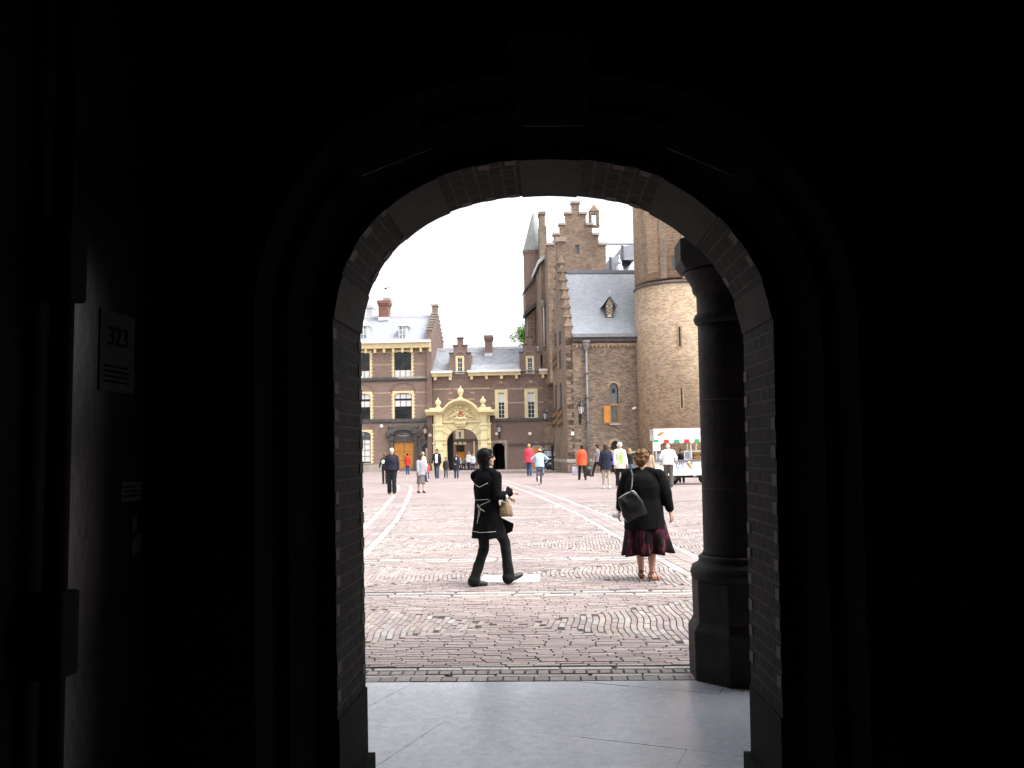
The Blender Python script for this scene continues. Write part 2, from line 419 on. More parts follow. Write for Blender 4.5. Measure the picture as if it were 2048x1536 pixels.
MS = lambda y, z, d=.004: Matrix.Translation((PS+d, y, z)) @ Matrix.Rotation(R(90), 4, 'Z') @ Matrix.Rotation(R(90), 4, 'X')
(ya, za), (yb, zb) = onleft(200, 615), onleft(265, 788)
sg = thing('number_sign', 'worn grey plate reading 323 on the dark metal panel', 'sign')
mb = MB(); mb.prism([(ya, zb), (yb, zb), (yb, za), (ya, za)], PS, PS+.004, axis='x'); mb.build('plate', [m_sign], sg)
ym, zm = (ya+yb)/2, (za+zb)/2
text_mesh('323', .1, 'lettering', m_ink, sg, MS(ym, zm+.05, .0055))
mb = MB()
for q in range(4): mb.box(PS+.004, PS+.006, ya+.03, yb-.03-.02*(q % 2), zb+.03+q*.018, zb+.037+q*.018)
mb.build('small_print', [m_ink], sg)
(ya, za), (yb, zb) = onleft(243, 965), onleft(281, 1000)
nd = thing('paper_notice', 'small rectangular pale notice with dark script below the number plate', 'notice')
mb = MB(); mb.prism([(ya, zb), (yb, zb), (yb, za), (ya, za)], PS, PS+.003, axis='x'); mb.build('sheet', [m_paper], nd)
mb = MB()
for q in range(3): mb.box(PS+.003, PS+.0045, ya+.012, yb-.012-.02*q, zb+.016+q*.017, zb+.024+q*.017)
mb.build('script', [m_ink], nd)
for nm, lab, poly in (('torn_sticker', 'narrow torn white sticker under the small notice', [(262, 1036), (272, 1028), (273, 1056), (263, 1070), (265, 1050)]),
                      ('torn_sticker', 'grey torn sticker, lowest on the dark metal panel', [(262, 1082), (277, 1066), (283, 1074), (281, 1100), (263, 1116)])):
    mb = MB(); mb.prism([onleft(x, y) for x, y in poly], PS, PS+.003, axis='x'); tag(mb.build(nm, [m_paper]), lab, 'sticker')
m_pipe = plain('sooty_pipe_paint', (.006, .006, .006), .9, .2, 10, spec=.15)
dp = thing('downpipe', 'black downpipe with chunky brackets on the left passage wall', 'pipe')
mb = MB(); mb.tube([(XL+.06, 2.57, 0), (XL+.06, 2.57, 3.9)], .035, 16); mb.build('pipe', [m_pipe], dp)
for y0, y1 in ((420, 590), (1190, 1365)):
    z1 = LW.side(85, y0, XL+.06)[1]; z0 = LW.side(85, y1, XL+.06)[1]
    mb = MB(); mb.box(XL, XL+.11, 2.52, 2.625, z0, z1); mb.build('bracket', [m_pipe], dp, bevel=.01)
# ================================================================ gallery between arch and square
YE = 6.10                              # slab edge
m_slab = plain('blue_grey_flagstone', (.3, .31, .34), .45, .16, 3, .06, bscale=30)
def slab_mat():
    m, n, l, b = nt('worn_flagstone'); co = n.new('ShaderNodeTexCoord').outputs['Object']
    t = noise_t(n, l, co, 1.6, 8, .7); t2 = noise_t(n, l, co, 14, 6, .75)
    mp_ = n.new('ShaderNodeMapping'); mp_.inputs['Scale'].default_value = (1, 7, 1); mp_.inputs['Rotation'].default_value = (0, 0, .6); l.new(co, mp_.inputs[0])
    t3 = noise_t(n, l, mp_.outputs[0], 9, 4, .7)
    c = mixc(n, l, (.4, .425, .5), (.58, .6, .66), ramp(n, l, t.outputs[0], [(.3, 0.), (.7, 1.)]))
    c = mixc(n, l, c, (.36, .375, .42), ramp(n, l, t2.outputs[0], [(.48, 0.), (.7, .85)]))
    c = mixc(n, l, c, (.72, .73, .78), ramp(n, l, t3.outputs[0], [(.52, 0.), (.66, .5)]))
    l.new(c, b.inputs['Base Color'])
    l.new(ramp(n, l, t2.outputs[0], [(.3, .14), (.7, .34)]), b.inputs['Roughness']); b.inputs['Specular IOR Level'].default_value = .75
    bp = n.new('ShaderNodeBump'); bp.inputs['Strength'].default_value = .12; bp.inputs['Distance'].default_value = .01
    l.new(t2.outputs[0], bp.inputs['Height']); l.new(bp.outputs[0], b.inputs['Normal']); return m
m_slab = slab_mat()
mb = MB()
# flagstones laid diagonally: a grid of slabs with thin joints
mb.box(-7, 7, -4.4, YE-.001, -.3, -.012, 1)
ang = R(-20)
def clip(poly, f):                      # Sutherland-Hodgman against f(p) >= 0
    out = []
    for i in range(len(poly)):
        a, b = poly[i], poly[(i+1) % len(poly)]; fa, fb = f(a), f(b)
        if fa >= 0: out.append(a)
        if (fa >= 0) != (fb >= 0): out.append(a+(b-a)*(fa/(fa-fb)))
    return out
ca, sa = math.cos(ang), math.sin(ang)
for i in range(-12, 13):
    for j in range(-12, 14):
        sx, sy, g = 1.45, 1.1, .0012
        ox = (j % 2)*.6
        q = [Vector((i*sx+ox+g, j*sy+g)), Vector(((i+1)*sx+ox-g, j*sy+g)), Vector(((i+1)*sx+ox-g, (j+1)*sy-g)), Vector((i*sx+ox+g, (j+1)*sy-g))]
        q = [Vector((ca*p.x-sa*p.y, sa*p.x+ca*p.y+.3)) for p in q]
        for f in (lambda p: p.x+7, lambda p: 7-p.x, lambda p: p.y+4.3, lambda p: YE-p.y):
            if q: q = clip(q, f)
        if q and len(q) > 2:
            h = random.uniform(-.0012, .0012)
            mb.add([(p.x, p.y, h) for p in q]+[(p.x, p.y, h-.02) for p in q], [tuple(range(len(q)))]+[(k, k+len(q), (k+1) % len(q)+len(q), (k+1) % len(q)) for k in range(len(q))], 0)
struct(mb.build('gallery_floor', [m_slab, m_stone_dk]))
# arcade on the courtyard side
XC, YC, RS = 1.325, 6.22, .22
ac = thing('arcade_wall', 'tall dark brick arcade front above the stone column at the gallery edge', 'wall')
mb = MB()
def arcade_outline(c): return arc(c, 3.12, 1.3, 1.3, 180, 0, 20)
cs = [XC-1.5125-3.025, XC-1.5125, XC+1.5125]
for c in cs:
    pts = arcade_outline(c); mb.ribbon([(a, 5.6) for a, b in pts], pts, YC-.14, YC+.14)
xs = [-7]+[v for c in cs for v in (c-1.3, c+1.3)]+[7]
for k in range(0, len(xs), 2):
    z0 = 3.12 if abs((xs[k]+xs[k+1])/2-XC) < .2 else 0
    mb.box(xs[k], xs[k+1], YC-.14, YC+.14, z0, 5.6)
mb.build('wall', [m_brick_dark], ac)
mb = MB(); mb.box(-7, 7, YF+.0, YC-.14, 4.8, 5.1); mb.box(-7.3, -7, YF, YC+.25, 0, 5.1); mb.box(7, 7.3, YF, YC+.25, 0, 5.1); mb.build('vault', [plain('sooty_plaster', (.16, .15, .14), .9, .2, 2)], ac)
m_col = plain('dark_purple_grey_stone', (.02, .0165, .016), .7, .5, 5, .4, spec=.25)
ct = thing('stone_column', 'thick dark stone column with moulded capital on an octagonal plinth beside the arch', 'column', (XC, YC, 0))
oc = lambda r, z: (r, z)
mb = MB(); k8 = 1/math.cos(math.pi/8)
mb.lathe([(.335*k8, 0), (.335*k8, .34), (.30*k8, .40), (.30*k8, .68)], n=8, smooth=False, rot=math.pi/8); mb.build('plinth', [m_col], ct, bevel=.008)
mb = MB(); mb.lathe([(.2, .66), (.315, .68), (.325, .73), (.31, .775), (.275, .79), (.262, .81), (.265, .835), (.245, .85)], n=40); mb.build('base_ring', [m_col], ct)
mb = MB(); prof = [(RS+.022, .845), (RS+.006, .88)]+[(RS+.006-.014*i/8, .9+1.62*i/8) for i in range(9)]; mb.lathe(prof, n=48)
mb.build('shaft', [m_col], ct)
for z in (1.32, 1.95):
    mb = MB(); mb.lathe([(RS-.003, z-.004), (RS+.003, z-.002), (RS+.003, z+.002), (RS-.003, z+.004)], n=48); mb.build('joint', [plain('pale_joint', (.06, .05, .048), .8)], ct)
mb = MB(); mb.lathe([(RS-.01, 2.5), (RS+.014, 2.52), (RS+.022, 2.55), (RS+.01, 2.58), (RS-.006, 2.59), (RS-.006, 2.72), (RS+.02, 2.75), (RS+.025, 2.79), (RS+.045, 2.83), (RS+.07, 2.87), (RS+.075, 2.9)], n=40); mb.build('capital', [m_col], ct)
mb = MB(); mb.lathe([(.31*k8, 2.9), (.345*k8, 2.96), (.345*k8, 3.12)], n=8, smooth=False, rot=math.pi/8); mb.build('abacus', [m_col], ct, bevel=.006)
# ================================================================ the square
bands_px = [1187, 1119, 1066, 1035, 1014]
bandsY = [6.36]+[gp(1000, y)[1] for y in bands_px]
while bandsY[-1] < 78: bandsY.append(bandsY[-1]+4.1)
TC = [(0, -.2), (6, -.35), (8, -.44), (12, -.68), (17, -1.07), (21, -1.5), (25, -1.98), (32, -2.85), (40, -4.05), (46, -5.3), (52, -7.2), (60, -11), (70, -17)]
def cx(Y):
    for (a, p), (b, q) in zip(TC, TC[1:]):
        if a <= Y <= b: return p+(q-p)*(Y-a)/(b-a)
    return TC[-1][1]
TR = [(6, 1.95), (10.5, 1.75), (17, 1.1), (21, .75), (25, .3), (32, -.6), (40, -1.75), (50, -3.4), (60, -5.2), (75, -8)]
TL = [(6, -2.6), (10.5, -2.72), (14, -2.95), (17, -3.25), (21, -3.7), (25, -4.23), (32, -5.2), (40, -6.4), (44, -7.1), (47, -8), (50, -9.4), (56, -13), (60, -16)]
def lin_(T, Y):
    if Y <= T[0][0]: return T[0][1]
    for (a, p), (b, q) in zip(T, T[1:]):
        if a <= Y <= b: return p+(q-p)*(Y-a)/(b-a)
    return T[-1][1]
def tr(Y): return lin_(TR, Y)
def tl(Y): return lin_(TL, Y)
LWD, LGP = .16, .44                       # pale stone line width and the brick strip between the pair
YB1 = 27.0; XB = 10.6
V = []; Fa = []; Cc = []
PINK = [(.32, .235, .22), (.35, .255, .24), (.3, .22, .21), (.37, .275, .25), (.33, .255, .242), (.38, .3, .265), (.28, .205, .2)]
GREY = [(.38, .33, .315), (.42, .375, .355), (.36, .315, .3)]; PALE = [(.47, .42, .4), (.53, .48, .46), (.43, .385, .37)]
WING = [(.33, .245, .225), (.35, .265, .24), (.365, .285, .245), (.31, .23, .215), (.35, .275, .255), (.29, .22, .213), (.37, .32, .3)]
def brick(cx_, cy_, lx, ly, ang, colr, zt=None, ins=.003):
    colr = (colr[0]*.985, colr[1]*1.06, colr[2]*1.085); o = len(V); c, s = math.cos(ang), math.sin(ang); z = random.uniform(-.002, .002) if zt is None else zt
    ta, tb = random.uniform(-.012, .012), random.uniform(-.02, .02)
    for k, (hx, hy) in enumerate(((lx/2, ly/2), (lx/2-ins, ly/2-ins))):
        for sx, sy in ((-1, -1), (1, -1), (1, 1), (-1, 1)):
            x, y = sx*hx, sy*hy
            V.append((cx_+c*x-s*y, cy_+s*x+c*y, -.013 if k == 0 else z+x*ta+y*tb))
    Fa.append((o+4, o+5, o+6, o+7))
    for k in range(4): Fa.append((o+k, o+(k+1) % 4, o+4+(k+1) % 4, o+4+k))
    v = random.uniform(.86, 1.12)
    Cc.extend([(colr[0]*v, colr[1]*v, colr[2]*v, 1)]*8)
def on_track(x, Y):
    a, b = tr(Y), tl(Y)
    if a <= x <= a+2*LWD+LGP: return 1
    if b-2*LWD-LGP <= x <= b: return 1
    return 0
def inband(Y):
    return any(-.16 <= Y-b <= .16 for b in bandsY) or Y < bandsY[0]+.17
def wing(x, Y):
    for a, b in zip(bandsY, bandsY[1:]):
        if a <= Y < b:
            mid = (a+b)/2; hb = (b-a)/2-.2; c0 = (tl(Y)+tr(Y))/2; hw = (tr(Y)-tl(Y))/2
            if x > tr(Y)+.9: c0 = tr(Y)+.9+2.15+.0; hw = 2.15
            if x < tl(Y)-.9: c0 = tl(Y)-.9-2.15; hw = 2.15
            return abs(Y-mid) < hb*max(0, (abs(x-c0)-.12)/hw)*.95
    return False
random.seed(3)
# transverse bricks
Y = YE+.46; row = 0
while Y < YB1:
    far = Y > 16
    L = .21 if not far else .21
    x = -XB+random.random()*L
    while x < XB:
        yy = Y+.012*math.sin(x*2.3+row*.1)+.008*math.sin(x*5+2)
        vis = abs(x-(Y*-.02)) < Y*.3+1.8
        if vis and not inband(yy) and not on_track(x, yy) and not wing(x, yy):
            brick(x, yy, L-.008, .0535, random.uniform(-.012, .012), random.choice(PINK))
        x += L*random.uniform(.97, 1.03)
    Y += .058; row += 1
# longitudinal bricks in the wings
for a, b in zip(bandsY, bandsY[1:]):
    if a > YB1: break
    x = -XB; ci = 0
    while x < XB:
        Y = a+.2+(ci % 2)*.1+random.random()*.06
        while Y < min(b, YB1)-.2:
            xx = x+.016*math.sin((Y-a)*3.2+x*.7)+.012*math.sin(Y*7)
            sl = -.051*math.cos((Y-a)*3.2+x*.7)-.084*math.cos(Y*7)+random.uniform(-.015, .015)
            if abs(xx-(Y*-.02)) < Y*.3+1.8 and wing(xx, Y) and not on_track(xx, Y):
                brick(xx, Y, .053, .203, sl, random.choice(WING))
            Y += .209
        x += .0595; ci += 1
# transverse pale bands: two rows of long stones with a soldier course between
for bi, b in enumerate(bandsY):
    if b > YB1: break
    for off in (-.1, .1):
        x = -XB
        while x < XB:
            L = random.uniform(.32, .4)
            if abs(x) < b*.3+1.6 and not on_track(x, b): brick(x, b+off+random.uniform(-.004, .004), L-.012, .07, random.uniform(-.01, .01), random.choice(PALE), ins=.008)
            x += L
    x = -XB
    while x < XB:
        if abs(x) < b*.3+1.6 and not on_track(x, b): brick(x, b+random.uniform(-.003, .003), (.085 if bi == 0 else .2)-.008, .1 if bi == 0 else .055, 0, random.choice(PINK))
        x += .09 if bi == 0 else .21
for Yr, dy, L in ((YE+.08, .12, .11),):
    if not L: continue
    x = -3.6
    while x < 3.5:
        brick(x, Yr, L*random.uniform(.9, .97), dy, random.uniform(-.02, .02), random.choice(GREY if L > .2 else WING)); x += L
Y = bandsY[0]-.17-.0
# the two double tracks of pale stone
for fn, sg_ in ((tr, 1), (tl, -1)):
    for o0 in (0, LWD+LGP):
        Y = YE+.25
        while Y < YB1:
            L = random.uniform(.45, .6); ym = Y+L/2
            slope = (fn(ym+.5)-fn(ym-.5))
            brick(fn(ym)+sg_*(o0+LWD/2), ym, LWD-.01, L-.012, -math.atan(slope), random.choice(GREY), ins=.008)
            Y += L
    Y = YE+.25; k = 0
    while Y < YB1:
        slope = fn(Y+.5)-fn(Y-.5)
        for q in range(2): brick(fn(Y)+sg_*(LWD+LGP*(q+.5)/2), Y, LGP/2-.01, .1, -math.atan(slope), random.choice(PINK))
        Y += .108
me = bpy.data.meshes.new('brick_paving'); me.from_pydata(V, [], Fa)
at = me.color_attributes.new('Col', 'FLOAT_COLOR', 'POINT'); at.data.foreach_set('color', np.array(Cc, dtype=np.float32).ravel())
m, n, l, b = nt('worn_paving_brick'); vc = n.new('ShaderNodeVertexColor'); vc.layer_name = 'Col'
co = n.new('ShaderNodeTexCoord').outputs['Object']; t = noise_t(n, l, co, 30, 4); t2 = noise_t(n, l, co, .7, 4)
c = mixc(n, l, vc.outputs[0], ramp(n, l, t.outputs[0], [(.3, .72), (.65, 1.05)]), 1, 'MULTIPLY')
c = mixc(n, l, c, ramp(n, l, t2.outputs[0], [(.35, .8), (.65, 1.)]), 1, 'MULTIPLY')
l.new(c, b.inputs['Base Color']); b.inputs['Roughness'].default_value = .62
bp = n.new('ShaderNodeBump'); bp.inputs['Strength'].default_value = .25; bp.inputs['Distance'].default_value = .006
l.new(t.outputs[0], bp.inputs['Height']); l.new(bp.outputs[0], b.inputs['Normal'])
me.materials.append(m); me.update()
o = bpy.data.objects.new('brick_paving', me); col.objects.link(o); struct(o)
# sand and moss in the joints
m, n, l, b = nt('joint_sand'); co = n.new('ShaderNodeTexCoord').outputs['Object']; t = noise_t(n, l, co, 3, 5)
l.new(mixc(n, l, (.045, .04, .036), (.05, .07, .02), ramp(n, l, t.outputs[0], [(.52, 0.), (.68, 1.)])), b.inputs['Base Color']); b.inputs['Roughness'].default_value = 1
mb = MB(); mb.add([(-3.8, YE, -.012), (3.6, YE, -.012), (9.5, YB1+.1, -.012), (-10.5, YB1+.1, -.012)], [(0, 1, 2, 3)]); struct(mb.build('paving_joints', [m]))
# far ground
m, n, l, b = nt('far_brick_ground'); co = n.new('ShaderNodeTexCoord').outputs['Object']
t = n.new('ShaderNodeTexBrick'); l.new(co, t.inputs['Vector']); t.inputs['Scale'].default_value = 1
t.inputs['Brick Width'].default_value = .22; t.inputs['Row Height'].default_value = .06; t.inputs['Mortar Size'].default_value = .005
t.inputs['Color1'].default_value = (.268, .206, .2, 1); t.inputs['Color2'].default_value = (.325, .257, .247, 1); t.inputs['Mortar'].default_value = (.1, .085, .08, 1)
t2 = noise_t(n, l, co, .15, 6, .6); t3 = noise_t(n, l, co, 1.5, 4)
c = mixc(n, l, t.outputs[0], ramp(n, l, t2.outputs[0], [(.35, .8), (.65, 1.1)]), 1, 'MULTIPLY')
c = mixc(n, l, c, ramp(n, l, t3.outputs[0], [(.35, .85), (.65, 1.05)]), 1, 'MULTIPLY')
l.new(c, b.inputs['Base Color']); b.inputs['Roughness'].default_value = .7
mb = MB(); G = 500
mb.add([(-G, YB1, -.006), (G, YB1, -.006), (G, G, -.006), (-G, G, -.006)], [(0, 1, 2, 3)])
for x0, x1, x2, x3 in ((-G, -3.7, -10.4, -G), (3.5, G, G, 9.4)): mb.add([(x0, YE, -.006), (x1, YE, -.006), (x2, YB1, -.006), (x3, YB1, -.006)], [(0, 1, 2, 3)])
mb.add([(-G, -G, -.35), (G, -G, -.35), (G, YE, -.35), (-G, YE, -.35)], [(0, 1, 2, 3)])
struct(mb.build('ground', [m]))
m_band = plain('pale_paving_stone', (.33, .285, .275), .65, .15, 2, .1)
mb = MB(); mb2 = MB()
Ys = [YB1+.0+i for i in range(0, 33)]
for fn, sg_ in ((tr, 1), (tl, -1)):
    for o0 in (0, LWD+LGP):
        for a, b_ in zip(Ys, Ys[1:]):
            p = [(fn(a)+sg_*o0, a), (fn(a)+sg_*(o0+LWD), a), (fn(b_)+sg_*(o0+LWD), b_), (fn(b_)+sg_*o0, b_)]
            if sg_ < 0: p = p[::-1]
            mb.add([(x, y, .0005) for x, y in p], [(0, 1, 2, 3)])
for b_ in bandsY:
    if b_ < YB1 or b_ > 48: continue
    for off in (-.11, .05):
        x = tl(b_)-12
        while x < tr(b_)+14:
            L = random.uniform(.5, 2.5)
            if random.random() < .8:
                for xa, xb_ in ((x, x+L),):
                    if not (on_track(xa, b_) or on_track(xb_, b_)): mb.add([(xa, b_+off, -.002), (xb_, b_+off, -.002), (xb_, b_+off+.09, -.002), (xa, b_+off+.09, -.002)], [(0, 1, 2, 3)])
            x += L
struct(mb.build('paving_bands', [m_band]))
# white cover plates in the paving
x0, y0 = gp(960, 1165); x1, y1 = gp(1080, 1150)
cp = thing('cover_plate', 'pale rectangular steel cover let into the brick paving behind the walking woman', 'cover plate')
m_plate = plain('pale_steel', (.66, .68, .7), .45, .08, 6)
xm = x0+(x1-x0)*.36
for a, b_ in ((x0, xm-.004), (xm+.004, x1)):
    mb = MB(); mb.box(a, b_, y0, y1, -.01, .007); mb.box((a+b_)/2-.03, (a+b_)/2+.03, (y0+y1)/2-.01, (y0+y1)/2+.01, .007, .009); mb.build('plate', [m_plate], cp, bevel=.002)
# ================================================================ windows, lamps
def window(parent, x0, x1, z0, z1, y, fw=.18, mats=None, cols=2, rows=4, glass=None, blind=None, sill=True, arched=0, name='window', label=None, tooth=0, bar=.035):
    """frame in wall plane y (camera side is -y); x0..z1 is the outer frame"""
    mf = mats or m_cream
    mb = MB(); d0, d1 = y-.03, y+.2
    mb.box(x0, x0+fw, d0, d1, z0, z1); mb.box(x1-fw, x1, d0, d1, z0, z1); mb.box(x0+fw, x1-fw, d0, d1, z1-fw, z1)
    if tooth:
        z = z0
        k = 0
        while z < z1-fw:
            if k % 2 == 0: mb.box(x0-.1, x0, y-.025, y+.1, z, z+.16); mb.box(x1, x1+.1, y-.025, y+.1, z, z+.16)
            z += .17; k += 1
    if arched:
        w = (x1-x0)/2-fw; c = (x0+x1)/2
        pts = arc(c, z1-fw-arched, w, arched, 180, 0, 10); mb.ribbon([(a, z1-fw) for a, b in pts], pts, y-.01, d1)
    f = mb.build(name, [mf], parent)
    if label: f['label'] = label
    a, b, c, d = x0+fw, x1-fw, z0+.05, z1-fw
    mb = MB(); mb.box(a, b, y+.12, y+.16, c, d); mb.build('pane', [glass or m_glass], f)
    if blind:
        for q0, q1 in blind:
            mb = MB(); mb.box(a+.02, b-.02, y+.108, y+.119, c+(d-c)*q0, c+(d-c)*q1); mb.build('blind', [m_blind], f)
    mb = MB()
    for i in range(1, cols): xx = a+(b-a)*i/cols; mb.box(xx-bar/2, xx+bar/2, y+.07, y+.106, c, d)
    for i in range(1, rows): zz = c+(d-c)*i/rows; mb.box(a, b, y+.075, y+.103, zz-bar/2, zz+bar/2)
    mb.box(a, a+.05, y+.06, y+.119, c, d); mb.box(b-.05, b, y+.06, y+.119, c, d); mb.box(a+.05, b-.05, y+.06, y+.119, d-.06, d); mb.box(a+.05, b-.05, y+.06, y+.119, c, c+.07)
    mb.build('sash', [m_white if rows and mf is m_cream and cols == 2 else m_iron], f)
    if sill:
        mb = MB(); mb.box(x0-.06, x1+.06, y-.12, y+.2, z0-.12, z0); mb.build('sill', [m_stone], f)
    return f
def lantern(name, label, M, h=1.9, bracket='up', sc_=1.0):
    t = thing(name, label, 'wall lamp', M=M @ Matrix.Scale(sc_, 4), group='black lanterns on the walls of the square')
    mb = MB()     # bracket: grows from the wall at y=0 towards -y
    mb.tube([(0, 0, -.1), (0, -.25, -.2), (0, -.5, -.05), (0, -.55, .25)], .03, 8); mb.tube([(0, 0, .2), (0, -.3, .12), (0, -.53, .1)], .02, 8)
    mb.box(-.06, .06, -.03, .0, -.35, .35); mb.build('bracket', [m_iron], t)
    mb = MB(); mb.lathe([(.12, .3), (.22, .75)], (0, -.55), 6, smooth=False); mb.build('glazing', [m_lampglass], t)
    mb = MB()
    for i in range(6):
        a = math.pi*2*i/6; mb.tube([(.125*math.cos(a), -.55+.125*math.sin(a), .28), (.228*math.cos(a), -.55+.228*math.sin(a), .77)], .018, 6)
    mb.lathe([(.03, .22), (.13, .25), (.13, .3)], (0, -.55), 12)
    mb.lathe([(.27, .75), (.27, .79), (.17, .95), (.1, 1.0), (.11, 1.06), (.04, 1.12), (.015, 1.3)], (0, -.55), 12); mb.build('lamp_cage', [m_iron], t)
    return t
def floodlight(x, z, Y, label):
    t = thing('floodlight', label, 'lamp', (x, Y, z), group='white floodlights on the far walls')
    mb = MB(); mb.tube([(0, 0, 0), (0, -.22, .02)], .03, 8); mb.build('arm', [m_iron], t)
    mb = MB(); mb.lathe([(.06, -.16), (.16, -.08), (.17, .1), (.08, .17)], (0, -.32), 14); mb.build('housing', [m_white], t)
# ================================================================ far left town house
Y1 = 82.0
A = Fr(0, Y1)
def a(x, y, d=0): return A.front(x, y, d)
hb = thing('town_house', 'long brown brick house with slate roof and yellow cornice left of the yellow gateway', 'house', (0, Y1, 0))
Xr = a(864.5, 800)[0]; Xl = a(380, 800)[0]
zc = a(800, 697)[1]; zg = a(800, 686)[1]
pitchx = a(805, 780)[0]-a(722, 780)[0]
wins = []
def R_(x0, y0, x1, y1): return A.rect(x0, y0, x1, y1)
up = R_(785, 700, 826, 757); mi = R_(785, 782, 828, 841); lo = R_(702, 860, 745, 926)
door = R_(787, 884, 829, 936)
up = (up[0], up[1], up[2], up[3])
cols_ = [0, -1, -2, -3, -4]
rects = []
for k in cols_:
    o_ = k*pitchx
    rects.append(('up', k, (up[0]+o_, up[1]+o_, up[2], up[3]))); rects.append(('mi', k, (mi[0]+o_, mi[1]+o_, mi[2], mi[3])))
    if k < 0: rects.append(('lo', k, (lo[0]+(k+1)*pitchx, lo[1]+(k+1)*pitchx, lo[2], lo[3])))
mb = MB(); wall_grid(mb, Xl, Xr, 0, zc, [r for _, _, r in rects]+[door], 0, .22)
mb.box(Xl, Xr, 8.5, 8.7, 0, zc); mb.box(Xl, Xl+.2, 0, 8.5, 0, zc)
mb.build('wall', [m_brick_far], hb)
for kind, k, r in rects:
    if kind == 'up': window(hb, *r, 0, .17, m_cream, 3, 3, m_glass, [(0, .3)], False, tooth=1, arched=.15)
    if kind == 'mi': window(hb, *r, 0, .2, m_cream, 3, 4, m_glass, [(.5, .72), (.8, 1)], True, tooth=1, arched=.2)
    if kind == 'lo': window(hb, *r, 0, .17, m_cream, 3, 5, m_glass_g, [(0, .72)], True, tooth=1, arched=.3)
# relieving arches, string courses, thin stone bands
mb = MB()
for kind, k, r in rects:
    if kind in ('mi', 'lo'):
        c = (r[0]+r[1])/2; w_ = (r[1]-r[0])/2+.12
        t_ = arc(c, r[3]+.05, w_+.12, .95, 180, 0, 14); b_ = arc(c, r[3]+.05, w_-.1, .72, 180, 0, 14); mb.ribbon(t_, b_, -.05, .05)
mb.build('relieving_arch', [m_brick_gate], hb)
mb = MB()
for yy in (757.5, 840.5):
    z = a(760, yy)[1]; mb.box(Xl, Xr, -.14, .05, z-.16, z+.1); mb.box(Xl, Xr, -.07, .05, z-.3, z-.163)
mb.build('string_course', [m_stone_dk], hb)
mb = MB(); z = a(830, 756.5)[1]; mb.box(a(796, 757)[0], Xr-.02, -.16, -.02, z-.02, z+.16); mb.build('string_course', [m_stone], hb)
mb = MB()
for yy in (703, 728, 784.5, 811.5):
    z = a(845, yy)[1]; xs = [Xl]+sorted(v for kind, k, r in rects if r[2] < z < r[3] for v in (r[0]-.12, r[1]+.12))+[Xr]
    for q in range(0, len(xs), 2): mb.box(xs[q], xs[q+1]-.01, -.012, .05, z-.06, z+.07)
mb.build('stone_band', [plain('pale_tuff_band', (.4, .3, .22), .8, .2, 3)], hb)
mb = MB(); mb.box(Xl, a(777, 930)[0], -.25, .05, 0, a(750, 927)[1]-.1); mb.build('plinth', [m_stone], hb)
for kx in range(3):
    mb = MB()
mb = MB(); z = a(750, 932)[1]; mb.box(a(720, 930)[0]-3, a(776, 930)[0], -.9, -.25, 0, .42); mb.box(a(720, 930)[0]-3.3, a(776, 930)[0]+.25, -1.2, -.9, 0, .21); mb.build('stone_step', [m_stone], hb)
# cornice
mb = MB(); mb.box(Xl, Xr-.02, -.5, .1, zc, zg-.05); mb.build('cornice', [m_cream], hb)
mb = MB(); x = Xl+.3
while x < Xr-.2: mb.box(x, x+.22, -.42, -.0, zc-.42, zc-.002); x += .9
mb.build('cornice_bracket', [m_cream], hb)
mb = MB(); mb.box(Xl, Xr-.02, -.75, .12, zg-.05, zg+.18); mb.build('gutter', [m_white], hb)
# roof
zr = A.front(800, 634, 4.4)[1]
mb = MB(); mb.prism([(-.3, zg+.1), (4.4, zr), (9.1, zg+.1)], Xl, Xr-.25, axis='x'); mb.build('roof', [m_slate], hb)
mb = MB(); mb.box(Xl, Xr-.3, 4.25, 4.55, zr-.08, zr+.14); mb.build('ridge', [m_lead], hb)
# stepped gable at the right end
ze = zg+.2; zt = A.side(876, 613, Xr)[1] if False else A.front(876, 613, 4.4)[1]
mb = MB(); st = 7; prof = [(-.35, 0), (9.1, 0), (9.1, ze)]
for k in range(st):
    y = 9.1-(9.1-5.0)*k/st; z = ze+(zt-1.6-ze)*k/st+.5; y2 = 9.1-(9.1-5.0)*(k+1)/st
    prof += [(y, z+.5), (y2, z+.5)]
prof += [(4.95, zt), (3.85, zt)]
for k in range(st-1, -1, -1):
    y = -.35+(3.8+.35)*k/st; z = ze+(zt-1.6-ze)*k/st+.5; y2 = -.35+(3.8+.35)*(k+1)/st
    prof += [(y2, z+.5), (y, z+.5)]
mb.prism(prof, Xr-.45, Xr+.02, axis='x'); mb.build('stepped_gable', [m_brick_gate], hb)
mb = MB()
for k in range(st):
    y = -.35+(3.8+.35)*k/st; z = ze+(zt-1.6-ze)*k/st+1.0; mb.box(Xr-.52, Xr+.09, y-.06, y+.62, z, z+.12)
    y = 9.1-(9.1-5.0)*(k+1)/st; mb.box(Xr-.52, Xr+.09, y, y+.62, z, z+.12)
mb.box(Xr-.55, Xr+.12, 3.78, 5.02, zt, zt+.14); mb.build('coping', [m_stone], hb)
